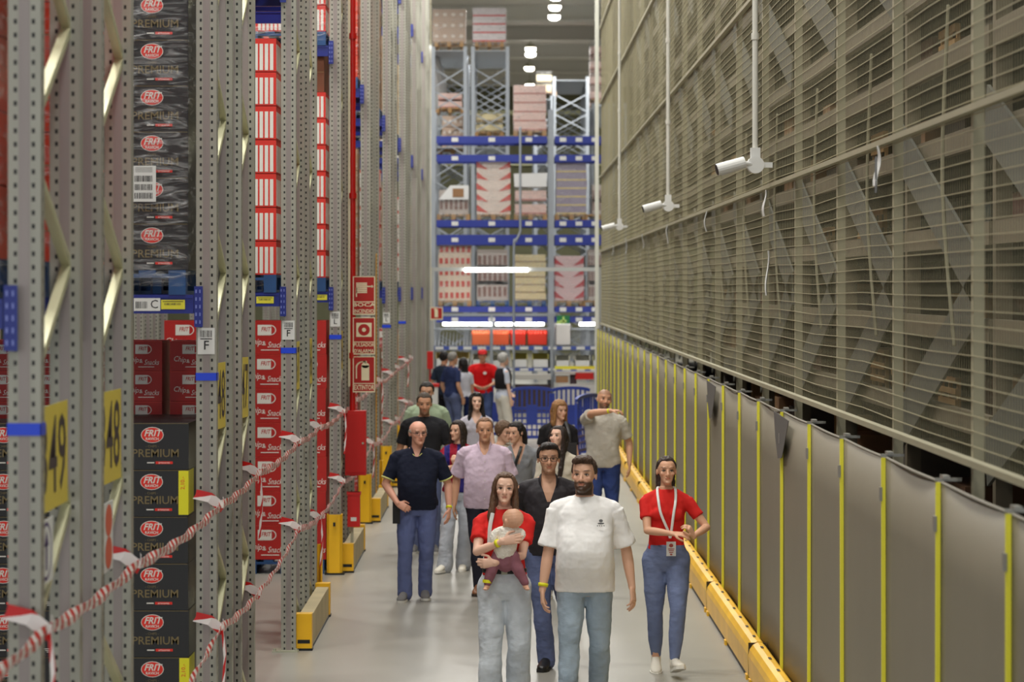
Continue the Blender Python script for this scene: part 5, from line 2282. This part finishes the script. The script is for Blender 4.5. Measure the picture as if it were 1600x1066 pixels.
# --- baby ---
rb = empty('baby', (r.location.x, r.location.y, 0))
tag(rb, 'bald baby in a cream knitted top and mauve leggings held against the red t-shirt', 'baby')
B = M()
bc = Vector((.055, -.215, 1.415))      # head centre, normalised metres
HBm = Matrix.Translation(bc) @ Matrix.Rotation(math.radians(228), 4, 'Z') @ Matrix.Rotation(math.radians(8), 4, 'X')
B.ell((0, .012, .012), (.071, .084, .073), 20, 0, HBm)
B.ell((0, -.020, -.018), (.050, .048, .045), 16, 0, HBm)
B.ell((0, -.068, -.018), (.008, .008, .007), 8, 0, HBm)
for s in (-1, 1):
    B.ell((s * .034, -.035, -.030), (.022, .022, .020), 10, 0, HBm)
B.ell((.0, 0, 0), (.001, .001, .001), 6, 0, HBm)
for es in (-1, 1):
    B.ell(tuple(HBm @ Vector((es * .071, .004, -.006))), (.011, .015, .020), 10)
B.tube([(.05, -.195, 1.375), (.03, -.19, 1.30), (.0, -.185, 1.25)], [.035, .065, .07], n=14)
for s, hx, ky, fx in ((-1, -.075, 1.10, -.125), (1, .085, 1.09, .155)):
    B.tube([(s * .04 + .01, -.18, 1.18), (hx, -.205, ky), (fx * .96, -.20, .965)], [.042, .040, .024], n=12)
    B.tube([(fx * .96, -.20, .965), (fx, -.205, .935), (fx + s * .012, -.245, .925)], [.022, .022, .014], n=12)
    for q in range(5):
        B.ell((fx + s * .012 + (q - 2) * .008, -.262, .925), (.005, .006, .005), 8)
B.tube([(.07, -.20, 1.34), (.125, -.22, 1.31), (.11, -.245, 1.27)], [.028, .022, .016], n=10)
KM = Matrix.Translation((0, 0, .0)) @ Matrix.Scale(k, 4)
m = M()
m.add(B.v, B.f, 0, KM)
me = bake(m, .004, 2)
co = coords(me)
ca = me.color_attributes.new('Col', 'FLOAT_COLOR', 'POINT')
base = np.array(lin((226, 176, 146)))
inv = np.array((KM @ HBm).inverted())
hcb = co @ inv[:3, :3].T + inv[:3, 3]
col = np.tile(base, (len(co), 1))
t = np.clip((hcb[:, 2] - .02) / .03, 0, 1) * (hcb[:, 2] < .1) * (np.linalg.norm(hcb, axis=1) < .1) * .35
col = col * (1 - t[:, None]) + np.array(lin((150, 104, 70))) * t[:, None]
ca.data.foreach_set('color', np.concatenate([col, np.ones((len(col), 1))], 1).ravel())
me.materials.append(skin_mat('tone'))
link('body', me, rb)
KN = mat('cream knit', (240, 234, 222), .9, bump=.7, bscale=60, var=.05, vscale=30)
m = M()
m.tube([(.045, -.195, 1.355), (.03, -.195, 1.30), (.0, -.19, 1.18)], [.055, .077, .082], n=18, T=KM)
m.tube([(.07, -.20, 1.34), (.128, -.22, 1.32), (.115, -.245, 1.29)], [.034, .030, .026], n=12, T=KM)
m.tube([(-.02, -.20, 1.34), (-.07, -.22, 1.31), (-.075, -.235, 1.25)], [.034, .032, .026], n=12, T=KM)
tm = bake(m, .006, 2, disp=[(.05, .014), (.02, .006)])
tm.materials.append(KN)
link('knitted_top', tm, rb)
m = M()
m.tube([(.0, -.186, 1.18), (.01, -.18, 1.11)], [.080, .075], n=16, T=KM)
for s, hx, ky, fx in ((-1, -.075, 1.10, -.125), (1, .085, 1.09, .155)):
    m.tube([(s * .04 + .01, -.18, 1.18), (hx, -.205, ky), (fx * .96, -.20, .965)], [.048, .046, .031], n=12, T=KM)
tm = bake(m, .006, 2, disp=[(.04, .010)])
tm.materials.append(cloth((150, 100, 112), 'mauve jersey'))
link('leggings', tm, rb)
m = M()
m.tube([(-.122, -.201, .985), (-.124, -.203, .962)], [.034, .034], n=14, T=KM, sub=1, round_=False)
m.build('ankle_band', YST, rb)

# --- woman in red with lanyard ---
r, k, J, KHx = person('young woman in a red t-shirt with a white lanyard walking beside the yellow rail', 1041, 20.6, H=1.665, g='f', skin=(222, 170, 138), vox=.0042, bust=.95, w=1.0, hipw=.98,
    top=dict(mat=RT, hem=1.0, sleeve=.60, ease=.006, sr=.054, fold=.7), pants=dict(mat=BJ, style='skinny', waist=1.04, scale=1.06, fold=.5), shoes=SHOE_W,
    hair=dict(kind='long', rgb=(60, 42, 34), len=.15, locks=0, line=.186, vol=.006, side=.12), head=(4, -4, 0), eye=(50, 34, 24), brow=(40, 28, 24),
    arms={-1: dict(wrist=(.035, -.27, 1.145), pole=(-1, .35, -.6), hand=(1, -.2, -.05), palm=(0, .4, -1), curl=.4, tdir=(0, -1, .3)),
          1: dict(wrist=(.205, -.25, 1.125), pole=(1, .3, -.8), hand=(-.45, -.25, .8), palm=(-.7, .5, -.5), curl=.75, tdir=(-1, 0, .2))},
    legs={-1: dict(ankle=(-.075, .14, .10), pitch=-8, yaw=-3), 1: dict(ankle=(.055, -.20, .12), pitch=14, yaw=10)})
KM = Matrix.Scale(k, 4)
m = M()
for s in (-1, 1):
    m.tube([(s * .045, .06, 1.50), (s * .072, -.01, 1.485), (s * .068, -.105, 1.39), (s * .05, -.145, 1.29), (s * .012 + .02, -.152, 1.15), (.022, -.150, 1.10)], [(.011, .003)] * 6, n=8, T=KM)
o = m.build('lanyard', WHITE, r, smooth=True)
m = M()
m.box(-.008, .068, -.156, -.150, .955, 1.07, 0, KM)
m.disc(Vector((.03, -.158, 1.04)) * k, (1, 0, 0), (0, 0, 1), .016, .014, 1)
m.text('VISITA', .022, Vector((.03, -.158, 1.005)) * k, mi=1, bold=.01) if False else None
for q in range(3):
    m.rect(Vector((.03, -.158, 1.012 - q * .014)) * k, (1, 0, 0), (0, 0, 1), .024 - .004 * q, .003, 1)
m.disc(Vector((.03, -.158, .968)) * k, (1, 0, 0), (0, 0, 1), .010, .006, 1)
m.build('badge', [PAPER, mat('badge print', (170, 70, 60), .6)], r)

# --- man in black shirt with glasses ---
BS = cloth((50, 46, 50), 'charcoal shirt cotton', rough=.6)
person('man with black glasses in an open collared black shirt', 857, 20.9, H=1.745, skin=SK4, vox=.0045, w=1.05, belly=.02,
    top=dict(mat=BS, hem=.88, sleeve=1.0, collar=True, vneck=1.30, vopen=.09, ease=.014, sr=.064), pants=dict(mat=DJ, style='straight'), shoes=SHOE_B,
    hair=dict(kind='short', rgb=(40, 32, 30), line=.180, vol=.010, quiff=True), glasses=True, beard=.25, head=(2, -3, 0), headw=1.04,
    arms={-1: dict(wrist=(-.27, .10, .90), pole=(-.4, 1, 0), hand=(0, .1, -1), palm=(1, 0, 0), curl=.5)},
    legs={-1: dict(ankle=(-.015, -.08, .085), yaw=-12), 1: dict(ankle=(.16, .12, .11), pitch=-14)})

# --- bald man in navy polo ---
NV = cloth((30, 34, 52), 'navy pique')
CP = cloth((96, 106, 150), 'blue chino', bump=.3)
YC = mat('pale yellow trim', (214, 212, 130), .7)
r, k, J, KHx = person('bald man with glasses in a navy polo with pale trimmed collar', 652, 25.4, H=1.70, skin=(226, 166, 142), vox=.0055, w=1.16, belly=.045,
    top=dict(mat=NV, hem=.88, sleeve=.80, collar=True, trim=YC, cuff=YC, ease=.014, sr=.066, vneck=1.40, vopen=.02), pants=dict(mat=CP, style='straight', scale=.96), shoes=SHOE_G,
    hair=dict(kind='bald', rgb=(170, 160, 150), fringe=True), brow=(150, 120, 100), glasses=True, head=(18, 0, 0), headw=1.05,
    arms={-1: dict(wrist=(-.185, -.17, .955), pole=(-1, .5, -.2), hand=(.8, -.15, -.45), palm=(0, 1, -.2), curl=.6, tdir=(0, 0, 1)),
          1: dict(wrist=(.31, -.05, .89), pole=(.6, 1, 0), hand=(-.05, -.2, -1), palm=(-1, .4, 0), curl=.4, tdir=(0, -1, 0))},
    legs={-1: dict(ankle=(-.12, -.05, .085), yaw=-10), 1: dict(ankle=(.07, .10, .09), yaw=4)})
wristband(r, k, J, 1, .93, r=.032)
m = M()
m.box(-.035, .035, -.08, .08, -.13, .13)
o = m.build('shoulder_bag', BLACK, r, loc=(-.20 * k, -.02, .86))

# --- man in pinkish shirt ---
PK = cloth((212, 190, 208), 'lilac shirt cotton')
person('man in a pale lilac short sleeved shirt and dark trousers', 757, 26.0, H=1.70, skin=SK3, vox=.006, w=1.16, belly=.03,
    top=dict(mat=PK, hem=.84, sleeve=.85, collar=True, ease=.016, boxy=.5, sr=.07, flare=1.1, vneck=1.38, vopen=.05, placket=(.9, 1.36)), pants=dict(mat=cloth((34, 34, 44), 'dark trousers'), style='slim'), shoes=SHOE_BR,
    hair=dict(kind='short', rgb=(140, 104, 78), line=.196, vol=.007, side=.12), brow=(140, 100, 76), head=(4, 2, 0), beard=0,
    arms={-1: dict(wrist=(-.30, .06, .88))}, legs={-1: dict(ankle=(-.055, -.14, .085)), 1: dict(ankle=(.12, .2, .12), pitch=-15)})

# --- girl in a football shirt ---


def stripes_ft(c):
    x, z = c[:, 0], c[:, 2]
    a = np.array(lin((44, 38, 110)))
    b = np.array(lin((150, 20, 44)))
    t = (np.floor((x + .02) / .085) % 2)[:, None]
    t = np.where((np.abs(x) > .17)[:, None], (x < 0)[:, None] * 1.0, t)
    return a * (1 - t) + b * t


FT = mat('football shirt', (80, 30, 80), .7, attr='Col', spec=.2)
r, k, J, KHx = person('young woman in a claret and blue striped football shirt and pale wide jeans', 717, 28.0, H=1.57, g='f', skin=SK1, vox=.006, bust=.6,
    top=dict(mat=FT, hem=.92, sleeve=.85, attr=stripes_ft, sr=.058, boxy=.7), pants=dict(mat=WJ, style='wide'), shoes=SHOE_W,
    hair=dict(kind='long', rgb=(50, 36, 30), len=.20, line=.186), head=(-38, -2, 0),
    arms={-1: dict(wrist=(-.03, -.26, 1.24), pole=(-1, .2, -.8), hand=(-.3, -.2, 1), palm=(0, 1, 0), curl=.7)},
    legs={-1: dict(ankle=(-.16, -.16, .085), yaw=-25), 1: dict(ankle=(.05, .08, .085), yaw=-5)})
wristband(r, k, J, -1, .92)

# --- behind: black tee man, green tee man ---
person('bearded man in a charcoal t-shirt behind the bald man', 663, 30.0, H=1.79, skin=SK3, vox=.007, w=1.10,
    top=dict(mat=cloth((42, 42, 46), 'charcoal jersey'), hem=.88, sleeve=.75, sr=.066), pants=dict(mat=DJ, style='straight'), shoes=SHOE_G,
    hair=dict(kind='short', rgb=(74, 60, 48), vol=.006), beard=.6, head=(4, 6, 0))
person('dark haired man in a pale green t-shirt at the back left', 667, 33.0, H=1.80, skin=SK4, vox=.007, w=1.06,
    top=dict(mat=cloth((160, 176, 148), 'pale green jersey'), hem=.88, sleeve=.75, sr=.066), pants=dict(mat=DJ, style='straight'), shoes=SHOE_G,
    hair=dict(kind='short', rgb=(34, 28, 26), vol=.010), beard=.3, head=(0, 4, 0))
# --- woman with sunglasses on her head ---
person('black haired woman with sunglasses pushed up on her head', 744, 33.0, H=1.66, g='f', skin=SK2, vox=.007, bust=.6,
    top=dict(mat=cloth((196, 192, 204), 'pale grey vest cotton'), hem=.95, sleeve=.15, sr=.055, vneck=1.36), pants=dict(mat=DJ, style='slim'), shoes=SHOE_W,
    hair=dict(kind='long', rgb=(26, 22, 22), len=.20, vol=.018, shades=True), head=(8, -8, 0))
# --- short haired one ---
person('brown haired youngster half hidden behind the lilac shirt', 783, 27.4, H=1.60, g='f', skin=SK1, vox=.008,
    top=dict(mat=cloth((190, 180, 160), 'beige cotton'), hem=.92, sleeve=.8), pants=dict(mat=DJ, style='straight'), shoes=SHOE_W,
    hair=dict(kind='short', rgb=(104, 78, 56), vol=.016, line=.165, side=.07, back=.0), head=(50, 8, 0))
# --- ponytail woman ---
r, k, J, KHx = person('dark haired woman with a ponytail and a grey open top', 810, 27.0, H=1.62, g='f', skin=SK1, vox=.007, bust=.6,
    top=dict(mat=cloth((132, 134, 138), 'grey knit'), hem=.86, sleeve=1.9, vneck=1.28, sr=.056), pants=dict(mat=DJ, style='slim'), shoes=SHOE_W,
    hair=dict(kind='pony', rgb=(32, 26, 26), vol=.007), head=(-42, 8, 0))
m = M()
m.tube([(.03, -.07, 1.47), (.0, -.13, 1.38), (-.08, -.13, 1.15), (-.15, -.08, 1.0)], [(.016, .004)] * 4, n=8, T=Matrix.Scale(k, 4))
m.build('bag_strap', BLACK, r)
# --- long haired woman looking up ---
person('woman with very long dark hair looking up to the left', 873, 25.6, H=1.64, g='f', skin=SK2, vox=.006, bust=.6,
    top=dict(mat=cloth((214, 204, 186), 'cream blouse cotton'), hem=.95, sleeve=.9, vneck=1.38, sr=.06), pants=dict(mat=DJ, style='slim'), shoes=SHOE_W,
    hair=dict(kind='long', rgb=(48, 34, 28), len=.42, vol=.008), head=(-36, -14, 0))
# --- blonde woman ---
r, k, J, KHx = person('dark blonde woman in a black top with a black shoulder bag', 872, 30.8, H=1.67, g='f', skin=SK1, vox=.007, bust=.8, w=1.08,
    top=dict(mat=cloth((34, 32, 34), 'black jersey'), hem=.92, sleeve=.7, sr=.06, vneck=1.40), pants=dict(mat=cloth((40, 40, 44), 'black trousers'), style='slim'), shoes=SHOE_W,
    hair=dict(kind='long', rgb=(164, 118, 72), len=.10, vol=.016, line=.17), head=(34, 4, 0))
m = M()
m.tube([(.09, -.05, 1.49), (.13, -.12, 1.35), (.14, -.14, 1.15)], [(.02, .004)] * 3, n=8, T=Matrix.Scale(k, 4))
m.box(.02, .22, -.20, -.13, 1.0, 1.24, 0, Matrix.Scale(k, 4))
m.build('shoulder_bag', mat('black leather bag', (40, 38, 40), .3), r)
# --- pointing man ---
r, k, J, KHx = person('bald bearded man in a pale t-shirt pointing to the right', 942, 31.0, H=1.79, skin=SK3, vox=.006, w=1.14, belly=.02, rz=-.12,
    top=dict(mat=cloth((196, 190, 178), 'oatmeal cotton'), hem=.86, sleeve=.75, ease=.016, sr=.068), pants=dict(mat=denim((52, 68, 120), 'dark blue jeans'), style='straight'), shoes=SHOE_W,
    hair=dict(kind='bald', rgb=(70, 54, 44), stubble=True), beard=.85, head=(18, -4, 8),
    arms={-1: dict(wrist=(.12, -.36, 1.515), pole=(-1, -.6, .3), hand=(1, -.1, .02), palm=(0, 0, -1), curl=.55, tdir=(0, -1, 0)), 1: dict(wrist=(.30, .0, .90))},
    legs={-1: dict(ankle=(-.07, -.14, .085)), 1: dict(ankle=(.10, .1, .09))})
wristband(r, k, J, -1, .90)
# --- far group ---
V = .010
person('black haired person in dark clothes at the far left of the back group', 694, 52.5, H=1.70, skin=SK3, vox=V, rz=2.6, face=False,
    top=dict(mat=cloth((46, 56, 74), 'dark teal cotton'), hem=.88), pants=dict(mat=cloth((30, 30, 36), 'black trousers two'), style='straight'), shoes=SHOE_B, hair=dict(kind='short', rgb=(22, 20, 22), vol=.02))
person('grey haired man in a navy t-shirt with his back turned in the far group', 707, 51.0, H=1.73, skin=SK3, vox=V, rz=2.2, face=False, w=1.1,
    top=dict(mat=cloth((44, 54, 92), 'navy cotton'), hem=.88, sleeve=.8), pants=dict(mat=DJ, style='straight'), shoes=SHOE_B, hair=dict(kind='short', rgb=(140, 136, 130), vol=.012))
person('woman in a white t-shirt and dark hair seen from behind in the far group', 724, 51.3, H=1.62, g='f', skin=SK3, vox=V, rz=3.6, face=False,
    top=dict(mat=cloth((214, 214, 226), 'white cotton two'), hem=.92, sleeve=.7), pants=dict(mat=denim((36, 46, 90), 'dark jeans two'), style='slim'), shoes=SHOE_W, hair=dict(kind='long', rgb=(28, 24, 24), len=.12, vol=.014))
r, k, J, KHx = person('person in a red cap and red t-shirt facing the walkway in the far group', 754, 52.0, H=1.76, skin=SK4, vox=V, w=1.15, face=True,
    top=dict(mat=cloth((206, 24, 26), 'bright red cotton'), hem=.90, sleeve=.8, sr=.07), pants=dict(mat=denim((70, 84, 124), 'mid jeans'), style='straight'), shoes=SHOE_W, hair=dict(kind='short', rgb=(40, 30, 28), cap=True),
    arms={-1: dict(wrist=(-.12, -.22, 1.05), pole=(-1, .2, -.5)), 1: dict(wrist=(.12, -.22, 1.05), pole=(1, .2, -.5))})
m = M()
m.disc((.045 * k, -.150, 1.30 * k), (1, 0, 0), (0, 0, 1), .035, .03, 0)
m.build('chest_print', WPR, r)
r, k, J, KHx = person('grey haired woman in a black gilet and white trousers in the far group', 786, 50.0, H=1.74, g='f', skin=SK2, vox=V, rz=2.0, face=False, w=1.1,
    top=dict(mat=cloth((206, 212, 228), 'pale blue cotton'), hem=.88, sleeve=.8), pants=dict(mat=cloth((222, 218, 208), 'white linen'), style='wide'), shoes=SHOE_W, hair=dict(kind='short', rgb=(190, 188, 184), vol=.02, side=.06, back=.02),
    arms={1: dict(wrist=(.16, -.2, 1.0), pole=(1, .4, -.4))})
m = M()
secs_ = [((0, .0, z), VX, VY, a * 1.14, b * 1.15, 2.3) for z, a, b in ((1.08, .16, .12), (1.2, .165, .125), (1.32, .17, .13), (1.42, .15, .11), (1.47, .09, .08))]
m.loft(secs_, 20, T=Matrix.Scale(k, 4))
m.build('gilet', cloth((36, 34, 38), 'black gilet'), r, smooth=True)
